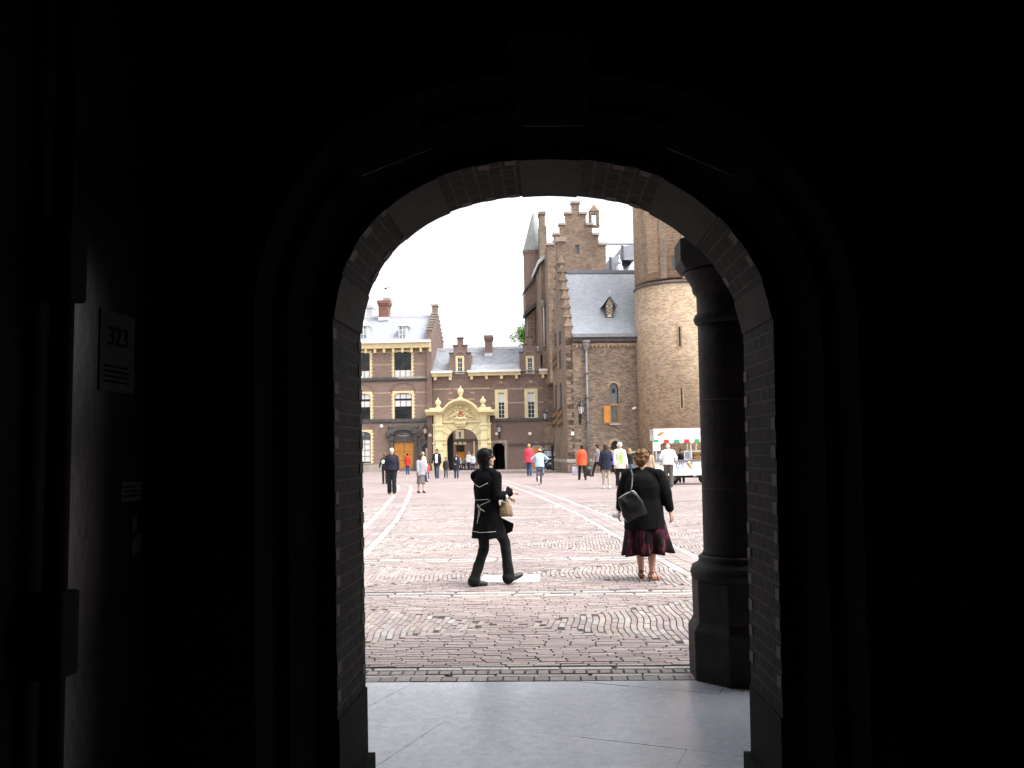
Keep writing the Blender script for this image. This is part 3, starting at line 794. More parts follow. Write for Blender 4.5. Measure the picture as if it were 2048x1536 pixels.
# chimney and dormers
def chimney(parent, x0, x1, y0, y1, zb, zt, mat, capm=None, name='chimney'):
    w_ = (x1-x0)
    mb = MB(); mb.box(x0, x1, y0, y1, zb, zt-.5); mb.box(x0-.08*w_, x1+.08*w_, y0-.1, y1+.1, zt-.5, zt-.3); mb.box(x0-.14*w_, x1+.14*w_, y0-.18, y1+.18, zt-.3, zt); mb.build(name, [mat], parent)
    mb = MB(); mb.box(x0-.05, x1+.05, y0-.06, y1+.06, zb-.02, zb+.35); mb.build('flashing', [m_lead], parent)
c0 = A.front(757, 620, 3.6); c1 = A.front(776, 620, 3.6)
chimney(hb, c0[0], c1[0], 3.6, 5.0, A.front(765, 641, 3.6)[1], A.front(765, 601, 3.6)[1], m_brick_red)
mb = MB(); z = A.front(766, 600, 3.8)[1]; mb.box(A.front(766, 600, 3.8)[0], A.front(780, 600, 3.8)[0], 3.8, 4.8, z-.02, z+.25); mb.build('chimney_cowl', [m_stone], hb)
def dormer(parent, x0, y0, x1, y1, ytip, d):
    X0, Z0 = A.front(x0, y1, d); X1, Z1 = A.front(x1, y0, d); zt_ = A.front((x0+x1)/2, ytip, d)[1]
    f = MB(); f.box(X0, X1, d, d+1.6, Z0-.7, Z1); o = f.build('dormer', [m_lead], parent)
    f = MB(); c = (X0+X1)/2; e = .18
    f.add([(X0-e, d-.15, Z1), (X1+e, d-.15, Z1), (X1+e, d+1.6, Z1), (X0-e, d+1.6, Z1), (c, d+.5, zt_), (c, d+2.2, zt_)], [(0, 1, 4), (1, 2, 5, 4), (3, 0, 4, 5), (0, 3, 2, 1), (2, 3, 5)]); f.build('dormer_roof', [m_lead], o)
    f = MB(); f.box(X0+.14, X1-.14, d-.03, d-.005, Z0+.05, Z1-.1); f.build('pane', [m_glass_g], o)
    f = MB(); f.box(c-.03, c+.03, d-.05, d-.032, Z0+.05, Z1-.1)
    for q in (.33, .66): zz = Z0+(Z1-Z0)*q; f.box(X0+.14, X1-.14, d-.05, d-.032, zz-.025, zz+.025)
    f.build('glazing_bar', [m_white], o)
dormer(hb, 797, 651, 813, 677, 639, .35)
dormer(hb, 719, 651, 735, 677, 639, .35)
# orange double door in a dark stone portal
dd = MB(); cxd = (door[0]+door[1])/2; dz0, dz1 = .12, door[3]
for s_ in (-1, 1):
    xa, xb = (door[0]+.02, cxd-.012) if s_ < 0 else (cxd+.012, door[1]-.02)
    dm = MB(); dm.box(xa, xb, .08, .14, dz0, dz1)
    for q0, q1 in ((.04, .3), (.34, .62), (.66, .96)):
        za, zb = dz0+(dz1-dz0)*q0, dz0+(dz1-dz0)*q1
        for ua, ub in ((.1, .46), (.54, .9)):
            dm.box(xa+(xb-xa)*ua, xa+(xb-xa)*ub, .05, .079, za, zb)
    o = dm.build('door', [m_wood], hb, bevel=.015)
    k_ = MB(); k_.ell((cxd+s_*.12, .05, 1.05), (.05, .05, .05), 8); k_.build('handle', [m_stone_dk], o)
mb = MB()
pz = door[3]; PX0, PX1 = a(777, 900)[0], a(837, 900)[0]
for x0, x1 in ((PX0+.1, door[0]), (door[1], PX1-.1)): mb.box(x0, x1, -.25, .1, 0, pz+.15); mb.box(x0-.06, x1+.06, -.32, .1, 0, .9); mb.box(x0-.05, x1+.05, -.3, .1, pz+.15, pz+.32)
zen = a(800, 866)[1]
for x0, x1 in ((PX0, door[0]+.05), (door[1]-.05, PX1)): mb.box(x0, x1, -.28, .1, pz+.322, zen-.1); mb.box(x0-.15, x1+.08, -.45, .1, zen-.1, zen+.18)
cz = zen-.35
t_ = arc(cxd, cz, 1.78, a(807, 850)[1]-cz, 178, 2, 24); b_ = arc(cxd, cz, 1.3, a(807, 850)[1]-cz-.5, 178, 2, 24); mb.ribbon(t_, b_, -.42, .1)
t_ = arc(cxd, cz, 1.298, a(807, 850)[1]-cz-.505, 178, 2, 24); b_ = arc(cxd, cz, 1.0, a(807, 850)[1]-cz-.8, 178, 2, 24); mb.ribbon(t_, b_, -.2, .1)
mb.box(door[0], door[1], -.1, .16, pz, cz+.1)
for x in (PX0+.2, PX1-.2):
    mb.lathe([(.2, zen+.18), (.1, zen+.3), (.24, zen+.5), (.22, zen+.7), (.06, zen+.85)], (x, -.15), 12)
mb.build('portal', [m_stone_dk], hb, bevel=.02)
mb = MB(); pts = arc(cxd, cz, 1.0, a(807, 850)[1]-cz-.8, 0, 180, 18); mb.prism(pts, -.02, .1)
mb.build('tympanum', [plain('grey_weathered_stone', (.16, .155, .15), .8, .3, 4)], hb)
mb = MB(); mb.box(cxd-.55, cxd+.55, -.1, -.02, cz+.25, cz+.75); mb.tube([(cxd-.6, -.08, cz+.15), (cxd, -.16, cz+.02), (cxd+.6, -.08, cz+.15)], .07, 8); mb.build('cartouche', [m_stone], hb)
# ================================================================ far gate wing
gw = thing('gate_wing', 'low purple brown brick wing with stepped dormer gables behind the yellow gateway', 'building', (0, Y1, 0))
X0, X1 = Xr+.03, a(1112, 800)[0]+6
zw = a(1000, 749)[1]
def cen(x0, x1, n_=1): return a((x0+x1)/2, 840)[0]
gate_o = R_(892, 856, 957, 940); gate_o = (gate_o[0], gate_o[1], 0, gate_o[3])
sm_r = R_(985.5, 886, 1010, 940); sm_r = (sm_r[0], sm_r[1], 0, sm_r[3])
sm_l = R_(843, 888, 864, 940)
sm_l = (Xr+.05-1.05, Xr+.05, 0, sm_l[3])
tw = [R_(990, 779, 1015.5, 838), R_(1049, 778, 1075.5, 837)]
mb = MB(); wall_grid(mb, X0, X1, 0, zw, [gate_o, sm_r]+tw, 0, .22)
mb.box(X0, gate_o[0]-.6, 8, 8.2, 0, zw); mb.box(gate_o[1]+.6, sm_r[0]-.2, 8, 8.2, 0, zw); mb.box(sm_r[1]+.2, X1, 8, 8.2, 0, zw); mb.box(gate_o[0]-.6, sm_r[1]+.2, 8.0, 8.2, 4.2, zw)
spandrel(mb, *sm_r[:2], sm_r[3]-(sm_r[1]-sm_r[0])/2, sm_r[3], .0, .22)
mb.build('wall', [m_brick_gate], gw)
# passages through the wing
m_pas = plain('dark_passage_plaster', (.07, .06, .055), .9, .2, 3)
mb = MB()
for o_, dp_ in ((gate_o, 6.5), (sm_r, 8)):
    mb.box(o_[0]-.3, o_[0], .22, dp_, 0, o_[3]+.3); mb.box(o_[1], o_[1]+.3, .22, dp_, 0, o_[3]+.3); mb.box(o_[0], o_[1], .22, dp_, o_[3]+.02, o_[3]+.3)
mb.build('passage', [m_pas], gw)
mb = MB(); mb.box(sm_r[0], sm_r[0]+(sm_r[1]-sm_r[0])*.62, 7.6, 7.8, 0, sm_r[3]); mb.build('passage_shade_panel', [m_iron], gw)  # dark panel added so the left of the opening reads as deep shade
mb = MB(); mb.box(sm_r[0]+(sm_r[1]-sm_r[0])*.64, sm_r[1]+.3, 8.4, 8.9, .9, sm_r[3]+1); mb.build('inner_pier', [m_gate], gw)
mb = MB(); mb.box(sm_r[0]+(sm_r[1]-sm_r[0])*.6, sm_r[1]+.4, 8.3, 9.0, 0, .9); mb.build('pier_foot', [m_stone], gw)
mb = MB()
for x0, x1, z in ((sm_r[0]-.22, sm_r[0], 0), (sm_r[1], sm_r[1]+.22, 0)): mb.box(x0, x1, -.05, .1, 0, sm_r[3]+.25)
mb.box(sm_r[0], sm_r[1], -.05, .1, sm_r[3], sm_r[3]+.25); mb.build('door_surround', [m_stone], gw)
for r in tw: window(gw, *r, 0, .3, m_cream, 2, 6, m_glass, [(.62, .95)], True)
mb = MB()
for r in tw:
    c = (r[0]+r[1])/2; w_ = (r[1]-r[0])/2
    mb.ribbon(arc(c, r[3]+.02, w_+.25, .85, 180, 0, 14), arc(c, r[3]+.02, w_+.02, .55, 180, 0, 14), -.05, .05)
mb.build('relieving_arch', [m_brick_far], gw)
mb = MB()
for r in tw:
    c = (r[0]+r[1])/2
    for x in (r[0]-.3, r[1]+.05): mb.box(x, x+.25, -.04, .05, r[3]-.05, r[3]+.2)
    mb.box(c-.12, c+.12, -.06, .05, r[3]+.55, r[3]+.88)
for yy, xa, xb in ((778, 1010, 1105), (806, 985, 1105), (776, 866, 902), (776, 906, 980), (784, 897, 905), (784, 941, 949), (797, 896, 907), (797, 936, 949)):
    z = a(1000, yy)[1]; xs = [a(xa, yy)[0]]+sorted(v for r in tw if r[2] < z < r[3] and a(xa, yy)[0] < r[0] < a(xb, yy)[0] for v in (r[0]-.02, r[1]+.02))+[a(xb, yy)[0]]
    xs = [v for v in xs]
    for q in range(0, len(xs)-1, 2):
        if xs[q+1] > xs[q]+.02: mb.box(xs[q], xs[q+1], -.015, .05, z-.07, z+.07)
mb.build('stone_band', [plain('pale_tuff_band', (.4, .3, .22))], gw)
mb = MB()
z = a(1040, 839)[1]; mb.box(a(983, 839)[0], X1, -.15, .05, z-.13, z+.13)
z = a(1060, 888.5)[1]; mb.box(sm_r[1]+.4, X1, -.1, .05, z-.1, z+.12); mb.box(a(975, 888)[0], sm_r[0]-.3, -.1, .05, z-.1, z+.12)
mb.build('string_course', [m_stone_dk], gw)
# cornice in pieces between the dormer gables
dg = [(899, 941, 907, 934, 915.5, 926, 707, 692, 677), (1039, 1081, 1046, 1074, 1054.5, 1065.5, 705, 690, 675)]
segs = [(Xr+.03, a(904, 745)[0]), (a(937, 745)[0], a(1041, 745)[0]), (a(1079, 745)[0], X1)]
for xa, xb in segs:
    mb = MB(); mb.box(xa, xb, -.45, .1, zw-.1, zw+.2); x = xa+.2
    while x < xb-.2: mb.box(x, x+.25, -.38, 0, zw-.45, zw-.102); x += 1.45
    mb.build('cornice', [m_cream], gw)
    mb = MB(); mb.box(xa-.05, xb+.05, -.68, .15, zw+.2, zw+.42); mb.build('gutter', [m_white], gw)
zr2 = A.front(960, 698, 3.9)[1]
mb = MB(); mb.prism([(-.2, zw+.3), (3.9, zr2), (8.1, zw+.3)], X0-.02, X1, axis='x'); mb.build('roof', [m_slate_dk], gw)
mb = MB(); mb.box(X0, X1, 3.75, 4.05, zr2-.08, zr2+.16); mb.build('ridge', [m_lead], gw)
mb = MB(); mb.prism([(-.24, zw+.34), (.9, zw+.34+1.13*(zr2-zw-.3)/4.1), (.9, zw+.28+1.13*(zr2-zw-.3)/4.1), (-.24, zw+.28)], a(941, 745)[0], a(1039, 745)[0], axis='x'); mb.build('lead_apron', [plain('dull_lead', (.3, .32, .35), .55, .2, 2)], gw)
for (x0, x1, x2, x3, x4, x5, y1_, y2_, y3_) in dg:
    f = lambda x: a(x, 720)[0]
    zz = [a((x0+x1)/2, v)[1] for v in (y1_, y2_, y3_)]
    W_ = R_((x0+x1)/2-8.5, 712, (x0+x1)/2+8.5, 746)
    mb = MB(); wall_grid(mb, f(x0), f(x1), zw-.2, zz[0], [W_], -.06, .25)
    mb.box(f(x2), f(x3), -.06, .4, zz[0], zz[1]); mb.box(f(x4), f(x5), -.06, .4, zz[1], zz[2])
    mb.box(f(x0), f(x0)+.25, -.059, 2.6, zw-.2, zz[0]-.01); mb.box(f(x1)-.25, f(x1), -.059, 2.6, zw-.2, zz[0]-.01)
    g_ = mb.build('dormer_gable', [m_brick_gate], gw)
    c = (W_[0]+W_[1])/2
    window(gw, *W_, -.06, .17, m_cream, 2, 3, m_glass, None, True)
    mb = MB(); mb.ribbon(arc(c, W_[3], .62, .55, 180, 0, 12), arc(c, W_[3], .45, .35, 180, 0, 12), -.1, 0); mb.build('relieving_arch', [m_brick_far], gw)
    mb = MB()
    for xa, xb, z in ((x0, x2, zz[0]), (x3, x1, zz[0]), (x2, x4, zz[1]), (x5, x3, zz[1]), (x4, x5, zz[2])): mb.box(f(xa)-.06, f(xb)+.06, -.12, .45, z, z+.1)
    mb.build('coping', [m_stone_dk], gw)
c0 = A.front(970, 690, 2.4); c1 = A.front(983.5, 690, 2.4)
chimney(gw, c0[0], c1[0], 2.4, 3.4, A.front(976, 713, 2.4)[1], A.front(976, 671, 2.4)[1], m_brick_gate)
# arched orange door at the right
ad = R_(1058, 888, 1090, 938); cxa = (ad[0]+ad[1])/2
mb = MB(); pts = [(ad[0]+.2, 0), (ad[1]-.2, 0)]+arc(cxa, ad[3]-1.0, (ad[1]-ad[0])/2-.2, .75, 0, 180, 14); mb.prism(pts, -.06, .1); o = mb.build('door', [m_wood], gw)
mb = MB(); mb.ribbon(arc(cxa, ad[3]-1.0, (ad[1]-ad[0])/2, .95, 180, 0, 14), arc(cxa, ad[3]-1.0, (ad[1]-ad[0])/2-.2, .75, 180, 0, 14), -.08, .05)
for q in (20, 90, 160):
    x = cxa+1.05*(ad[1]-ad[0])/2*math.cos(R(q)); z = ad[3]-1+1.0*math.sin(R(q)); mb.box(x-.16, x+.16, -.09, .05, z-.12, z+.2)
mb.build('door_arch', [m_stone], gw)
# small left arch against the house (flat panels on the wall, no real opening)
mb = MB(); la0, la1 = a(840, 900)[0], a(864.3, 900)[0]; lz = a(852, 886)[1]
mb.box(la0, la1, -.18, .1, lz+.1, lz+.4); mb.box(la0-.1, la0+.22, -.16, .1, 0, lz+.1); mb.ribbon([(x, lz+.1) for x, z in arc((la0+la1)/2+.1, lz-.75, (la1-la0)/2-.12, .7, 180, 0, 12)], arc((la0+la1)/2+.1, lz-.75, (la1-la0)/2-.12, .7, 180, 0, 12), -.16, .1)
mb.build('arch_surround', [m_stone_dk], hb)
mb = MB(); mb.prism([(la0+.22, 0), (la1, 0)]+arc((la0+la1)/2+.1, lz-.75, (la1-la0)/2-.12, .7, 0, 180, 12), -.03, .02); mb.build('arch_shade_panel', [m_iron], hb)  # flat black sheet standing in for the shade inside the arch
mb = MB(); mb.box(la0+.55, la1-.02, -.06, -.031, .9, lz-.5); mb.build('lit_court_panel', [plain('pale_tuff_plaster', (.5, .38, .26), .8, .2, 2)], hb)  # pale panel coloured like the lit court beyond
mb = MB(); mb.box(la0+1.0, la0+1.12, -.09, -.06, .9, lz-.8); mb.build('door_leaf', [m_wood], hb)
# court behind the gateway
bc = thing('rear_house', 'brick house with an orange door seen through the yellow gateway', 'house', (0, Y1+24, 0))
B2 = Fr(0, Y1+24)
r2 = lambda *v: B2.rect(*v)
bw_ = r2(911, 858, 928, 877); bd_ = r2(911.5, 890, 930, 938)
mb = MB(); wall_grid(mb, B2.front(840, 900)[0], B2.front(1080, 900)[0], 0, 8.0, [bw_, (bd_[0], bd_[1], 0, bd_[3])], 0, .25); mb.build('wall', [m_brick_far], bc)
window(bc, *bw_, 0, .35, m_cream, 2, 3, m_glass, None, True)
mb = MB(); z = B2.front(930, 879.5)[1]; mb.box(B2.front(840, 900)[0], B2.front(1080, 900)[0], -.15, .1, z-.15, z+.1); mb.build('string_course', [m_stone_dk], bc)
mb = MB(); mb.box(bd_[0], bd_[1], .1, .2, 0, bd_[3]); mb.build('door', [m_wood], bc)
mb = MB(); mb.box(bd_[0]+.1, bd_[1]-.1, .02, .099, bd_[3]-.8, bd_[3]-.1); mb.build('fanlight', [m_glass], bc)
mb = MB()
for q in (0, .5, 1): x = bd_[0]+(bd_[1]-bd_[0])*q; mb.box(x-.2, x+.2, -.05, .05, bd_[3]+.05, bd_[3]+.4)
mb.box(B2.front(947, 900)[0], B2.front(950, 900)[0], -.1, .05, .4, bd_[3]+.6); mb.build('stone_block', [m_gate], bc)
mb = MB(); mb.prism([(-.5, 8), (4.5, 12), (9.5, 8)], B2.front(840, 900)[0], B2.front(1080, 900)[0], axis='x'); mb.build('roof', [m_slate], bc)
# ================================================================ the yellow gateway
Yg = Y1-.75
G_ = Fr(0, Yg)
gt = thing('stone_gateway', 'pale yellow stone gateway with curved pediment, three urns and a carved crest', 'gateway', (0, Yg, 0))
g = lambda x, y: G_.front(x, y)
gx = lambda x: G_.front(x, 870)[0]
gz = lambda y: G_.front(922, y)[1]
D = .74
ox0, ox1 = gx(893), gx(956); ocx = (ox0+ox1)/2; zs = gz(886); zt = gz(857.5)
mb = MB()
for xa, xb in ((866, 893), (956, 981)):
    mb.box(gx(xa), gx(xb), 0, D, 0, gz(889)); mb.box(gx(xa), gx(xb), -.0, D, gz(889), gz(850))
pts = arc(ocx, zs, (ox1-ox0)/2, zt-zs, 180, 0, 20)
mb.ribbon([(x, gz(850)) for x, z in pts], pts, 0, D)
mb.build('arch_wall', [m_gate], gt, bevel=.03)
mb = MB()
for xa, xb in ((864.5, 893), (956, 982.5)): mb.box(gx(xa), gx(xb)-.02, -.12, D-.1, gz(887.5), gz(884.5)); mb.box(gx(xa), gx(xb)-.02, -.2, D-.1, 0, .9)
mb.build('impost', [m_gate], gt, bevel=.03)
mb = MB()
for k in range(7):     # voussoirs, proud of the arch wall
    a0, a1 = 172-(172-8)*k/7-1.2, 172-(172-8)*(k+1)/7+1.2
    if k == 3: continue
    ro = 2.75; iw = (ox1-ox0)/2+.005
    o1 = arc(ocx, zs, ro, (zt-zs)+1.2, a0, a1, 4); i1 = arc(ocx, zs, iw, zt-zs+.005, a0, a1, 4)
    lim = gz(851); o1 = [(x, min(z, lim)) for x, z in o1]
    mb.ribbon(o1, i1, -.1, .1)
mb.build('voussoirs', [m_gate], gt, bevel=.03)
for xa, xb in ((872, 885), (962, 974)):
    mb = MB(); mb.box(gx(xa), gx(xb), -.3, 0, .9, gz(852)); mb.box(gx(xa)-.1, gx(xb)+.1, -.4, 0, gz(852), gz(848)); mb.box(gx(xa)-.1, gx(xb)+.1, -.42, 0, 0, .9)
    z = .95
    while z < gz(855): mb.box(gx(xa)-.05, gx(xb)+.05, -.35, -.0, z, z+.42); z += .95
    mb.build('pilaster', [m_gate], gt, bevel=.025)
mb = MB(); mb.box(gx(864.5), gx(982.5), 0, D, gz(850), gz(847)); mb.box(gx(867), gx(980), .05, D, gz(847), gz(828)); mb.box(gx(885), gx(962), -.12, .1, gz(845.5), gz(842.5))
for xa, xb in ((872, 885), (962, 974)): mb.box(gx(xa), gx(xb), -.3, .05, gz(848), gz(828))
mb.build('attic', [m_gate], gt, bevel=.03)
# tympanum panel below the curved pediment
ctr = [(852, 823), (884, 823), (888, 820), (895, 812), (903, 806), (912, 802), (922, 800.5), (932, 802), (941, 806), (949, 812), (956, 820), (960, 823), (990, 823)]
outl = [g(x, y) for x, y in ctr]
mb = MB(); mid_ = [p for p in outl if outl[1][0] <= p[0] <= outl[-2][0]]
mb.ribbon([(p[0], p[1]-.1) for p in mid_], [(p[0], gz(830)) for p in mid_], .06, D-.05); mb.build('tympanum', [m_gate], gt)
mb = MB()
def offz(P, d): return [(x, z-d) for x, z in P]
sm_ = [tuple(p) for p in crom([Vector(p) for p in outl], 4)]
mb.ribbon(offz(sm_, -.16), offz(sm_, .06), -.7, D); mb.ribbon(offz(sm_, .065), offz(sm_, .2), -.5, D-.02); mb.ribbon(offz(sm_, .205), offz(sm_, .36), -.25, D-.04)
mb.build('cornice', [m_gate], gt)
for xa, xb, ya, yb in ((861, 885, 822, 815.5), (959, 983, 822, 815.5), (916, 928, 802, 796)): mb = MB(); mb.box(gx(xa), gx(xb), -.5, D-.1, gz(ya), gz(yb)); mb.build('pedestal', [m_gate], gt, bevel=.03)
def urn(x, yb, yt, wpx, kind):
    X = gx(x); zb, z1 = gz(yb), gz(yt); h = z1-zb; r = wpx/2*Y1/F
    if kind == 'ball': prof = [(r*1.0, 0), (r*.9, .1), (r*.45, .22), (r*.4, .28), (r*.85, .38), (r, .52), (r*.9, .66), (r*.5, .78), (r*.2, .82), (r*.3, .9), (r*.1, 1)]
    else: prof = [(r*.95, 0), (r*.7, .07), (r*.4, .16), (r*.45, .22), (r*.75, .36), (r, .55), (r*1.02, .64), (r*.85, .74), (r*.4, .82), (r*.2, .86), (r*.32, .93), (r*.08, 1)]
    mb = MB(); mb.lathe([(a_, zb+b_*h) for a_, b_ in prof], (X, -.05), 20); mb.build('urn', [m_gate], gt)
urn(877, 816, 795, 12, 'ball'); urn(967, 814.5, 793, 12, 'ball'); urn(922, 797, 772.5, 12.5, 'vase')
# carved crest: shield with a red beast, crown above, two beasts at the sides, scroll below
E = lambda mb, x, y, rx, rz, ry=.16, yy=-.02: mb.ell((gx(x), yy, gz(y)), (rx*Y1/F, ry, rz*Y1/F), 12)
mb = MB()
for s_ in (-1, 1):
    q = lambda v: 922+s_*v
    for x, y, rx, rz in ((9, 826, 3.2, 5), (13, 829, 4.5, 3.5), (17, 832, 4, 2.6), (12, 820, 3, 3.2), (16, 819, 3.4, 2.2), (20, 834, 4.5, 1.8), (25, 836, 3.5, 1.6), (8, 833, 2.5, 3.5), (20, 825, 2.5, 1.6), (24, 829, 2, 1.3)): E(mb, q(x), y, rx, rz)
mb.build('supporter', [m_gate], gt)
mb = MB(); E(mb, 922, 816, 6, 2, .25); E(mb, 922, 813.5, 4, 1.4, .25)
for k in (-5, 0, 5): E(mb, 922+k, 813, 1.1, 1.1, .2)
mb.build('crown', [m_gate], gt)
mb = MB(); c = [(915, 819.5), (929, 819.5), (929, 828), (926, 832), (922, 834), (918, 832), (915, 828)]; mb.prism([(gx(x), gz(y)) for x, y in c][::-1], -.2, .06); mb.build('shield', [m_gate], gt, bevel=.03)
mb = MB(); m_redb = plain('red_heraldic_paint', (.5, .05, .03), .5, .1, 8)
for x, y, rx, rz in ((922, 826, 2, 3), (920.5, 822.5, 1.4, 1.4), (919, 827, 2.2, .9), (925.5, 824, 2.2, .9), (919.5, 830.5, 1, 2), (924.5, 830, 1, 2), (926, 828, 1.6, .7)): mb.ell((gx(x), -.22, gz(y)), (rx*Y1/F, .08, rz*Y1/F), 10)
mb.build('red_beast', [m_redb], gt)
mb = MB(); mb.box(gx(910), gx(934), -.28, .1, gz(845), gz(834.5)); mb.box(gx(911.5), gx(932.5), -.42, .1, gz(848), gz(845.01)); mb.box(gx(913), gx(931), -.3, .1, gz(853), gz(848.01)); mb.tube([(gx(910), -.25, gz(838)), (gx(916), -.35, gz(836)), (gx(922), -.4, gz(838)), (gx(928), -.35, gz(836)), (gx(934), -.25, gz(838))], .12, 8); mb.build('keystone_panel', [m_gate], gt, bevel=.03)
# wall lamps of the far houses
def at(x, y, Y): X, Z = px(x, y, Y); return Matrix.Translation((X, Y, Z))
lantern('wall_lantern', 'black lantern on the wall left of the yellow gateway', at(852, 874, Y1), sc_=1.05)
lantern('wall_lantern', 'black lantern on the wall right of the yellow gateway', at(999, 871, Y1), sc_=1.05)
for (x, y, lab) in ((861, 871, 'small white floodlight beside the lantern left of the yellow gateway'), (994, 868, 'small white floodlight beside the lantern right of the yellow gateway'),
                    (1060, 868, 'small white floodlight on the brick wall above the arched orange door'), (764, 853, 'small white floodlight on the brick wall left of the dark door portal')):
    X, Z = px(x, y, Y1-.02); floodlight(X, Z, Y1-.02, lab)
# hazy chimney block beyond the house
X, Z = px(738, 618, 110); fb = thing('rooftop_box', 'pale plant box on a roof far behind the town house', 'roof box', (X, 110, 0))
mb = MB(); x0, x1, z0, z1 = Fr(0, 110).rect(733, 610, 745, 640); mb.box(x0-X, x1-X, 0, 2, z0-1, z1-.4); mb.box(x0-X-.1, x1-X+.1, -.1, 2.1, z1-.4, z1); mb.build('box', [plain('pale_grey_sheet', (.5, .5, .52), .7, .05)], fb)
mb = MB(); mb.box(x0-X-8, x1-X+6, -1, 6, 0, z0-1); mb.build('roof_block', [m_slate], fb)
# bird
X, Z = px(771, 577, 80); bt = MB()
bt.ell((X, 80, Z), (.1, .28, .09), 10); bt.add([(X-.05, 80, Z+.03), (X-.05, 80.2, Z+.03), (X-.45, 80.25, Z+.2), (X-.4, 80.05, Z+.2)], [(0, 1, 2, 3)]); bt.add([(X+.05, 80, Z+.03), (X+.05, 80.2, Z+.03), (X+.45, 80.25, Z+.2), (X+.4, 80.05, Z+.2)], [(3, 2, 1, 0)])
tag(bt.build('bird', [plain('dark_feathers', (.03, .03, .035))]), 'small dark bird in the sky above the red brick chimney', 'bird')
# car between the wing and the hall
m_carb = plain('black_car_paint', (.012, .013, .016), .25, .1, 3); m_carg = glass_mat('car_glass', (.3, .34, .36), .06)
X, Yc = gp(1096, 945); Yc = 71
cX, _ = px(1086, 915, Yc)
cv = thing('parked_van', 'dark parked van with pale windows between the gate wing and the old hall', 'van', (px(1080, 915, 77.5)[0]+2.2, 77.5, 0))
mb = MB(); body = [(-2.2, .35), (2.2, .35), (2.25, .9), (2.1, 1.05), (1.2, 1.15), (.75, 1.75), (-1.9, 1.8), (-2.2, 1.2)]
mb.prism(body, -.85, .85); mb.build('body', [m_carb], cv, bevel=.06)
mb = MB(); mb.prism([(-1.95, 1.2), (-.2, 1.2), (-.2, 1.66), (-1.8, 1.68)], -.87, .87); mb.prism([(-.1, 1.2), (1.05, 1.2), (.68, 1.65), (-.1, 1.66)], -.87, .87); mb.build('window', [m_carg], cv)
mb = MB(); mb.box(-2.25, 2.27, -.88, .88, .93, 1.02); mb.build('trim', [m_white], cv)
for x in (-1.4, 1.4):
    for y in (-.8, .8):
        mb = MB(); mb.tube([(x, y-.1, .34), (x, y+.1, .34)], .34, 20); o = mb.build('wheel', [m_iron], cv)
bo = thing('bollard', 'tall black post beside the corner of the old brick hall', 'post', (px(1105, 915, 69)[0], 69, 0))
mb = MB(); mb.lathe([(.16, 0), (.16, .25), (.11, .3), (.1, 1.9), (.14, 1.95), (.12, 2.1), (.03, 2.2)], n=14); mb.build('shaft', [m_iron], bo)
mb = MB(); mb.box(-.3, .3, -.3, .3, 0, .1); mb.build('foot', [m_stone], bo, bevel=.02)
# ================================================================ old brick hall on the right
HA = R(6.0); HX, HY = 1.43+.05, 64.0
H = Fr(HX, HY, HA)
oh = thing('brick_hall', 'old brick hall with steep slate roof, stepped gable edge and one orange shutter', 'hall', M=H.M.copy())
h = H.front; hs_ = H.side
BW = 26.0; HD = 9.0
ze = h(1200, 676)[1]; zrg = h(1200, 545, HD/2)[1]
wn = H.rect(1220, 766, 1237, 846); wn = (wn[0], wn[1], wn[2], wn[3])
dr = H.rect(1222, 882, 1239, 946); dr = (dr[0], dr[1], 0, dr[3])
mb = MB(); wall_grid(mb, 0, BW, 0, ze, [wn, dr], 0, .35)
spandrel(mb, wn[0], wn[1], wn[3]-.35, wn[3], .0, .35); spandrel(mb, dr[0], dr[1], dr[3]-.5, dr[3], .0, .35)
mb.box(0, BW, HD-.2, HD, 0, ze)
mb.build('wall', [m_brick_hall], oh)
# side wall rising into the stepped gable
zpk = hs_(1118, 484, 0)  # only for the height of the peak
zp = (lambda o, v: (o+v*((HD/2-o.y)/v.y)).z)(*H.ray(1118, 486))
NS = 8
prof = [(0, 0), (HD, 0), (HD, ze+.3)]
for k in range(NS):
    z = ze+.9+(zp-2.0-ze)*k/NS; y = HD-(HD/2-.45)*k/NS; y2 = HD-(HD/2-.45)*(k+1)/NS; prof += [(y, z), (y2, z)]
prof += [(HD/2+.45, zp), (HD/2-.45, zp)]
for k in range(NS-1, -1, -1):
    z = ze+.9+(zp-2.0-ze)*k/NS; y = (HD/2-.45)*(k+1)/NS; y2 = (HD/2-.45)*k/NS; prof += [(y, z), (y2, z)]
slits = []
for xx, yy0, yy1 in ((1111.5, 670, 694), (1120.5, 665, 690), (1112, 706, 740), (1121, 702, 738), (1112.5, 772, 815), (1122.5, 768, 815), (1112.5, 818, 856), (1123.5, 816, 856)):
    y_ = hs_(xx, (yy0+yy1)/2)[0]; slits.append((y_-.42, y_+.42, hs_(xx, yy1)[1], hs_(xx, yy0)[1]))
mb = MB(); mb.prism([(a_, b_) for a_, b_ in prof], 0, .5, axis='x')
mb.build('stepped_gable', [m_brick_hall2], oh)
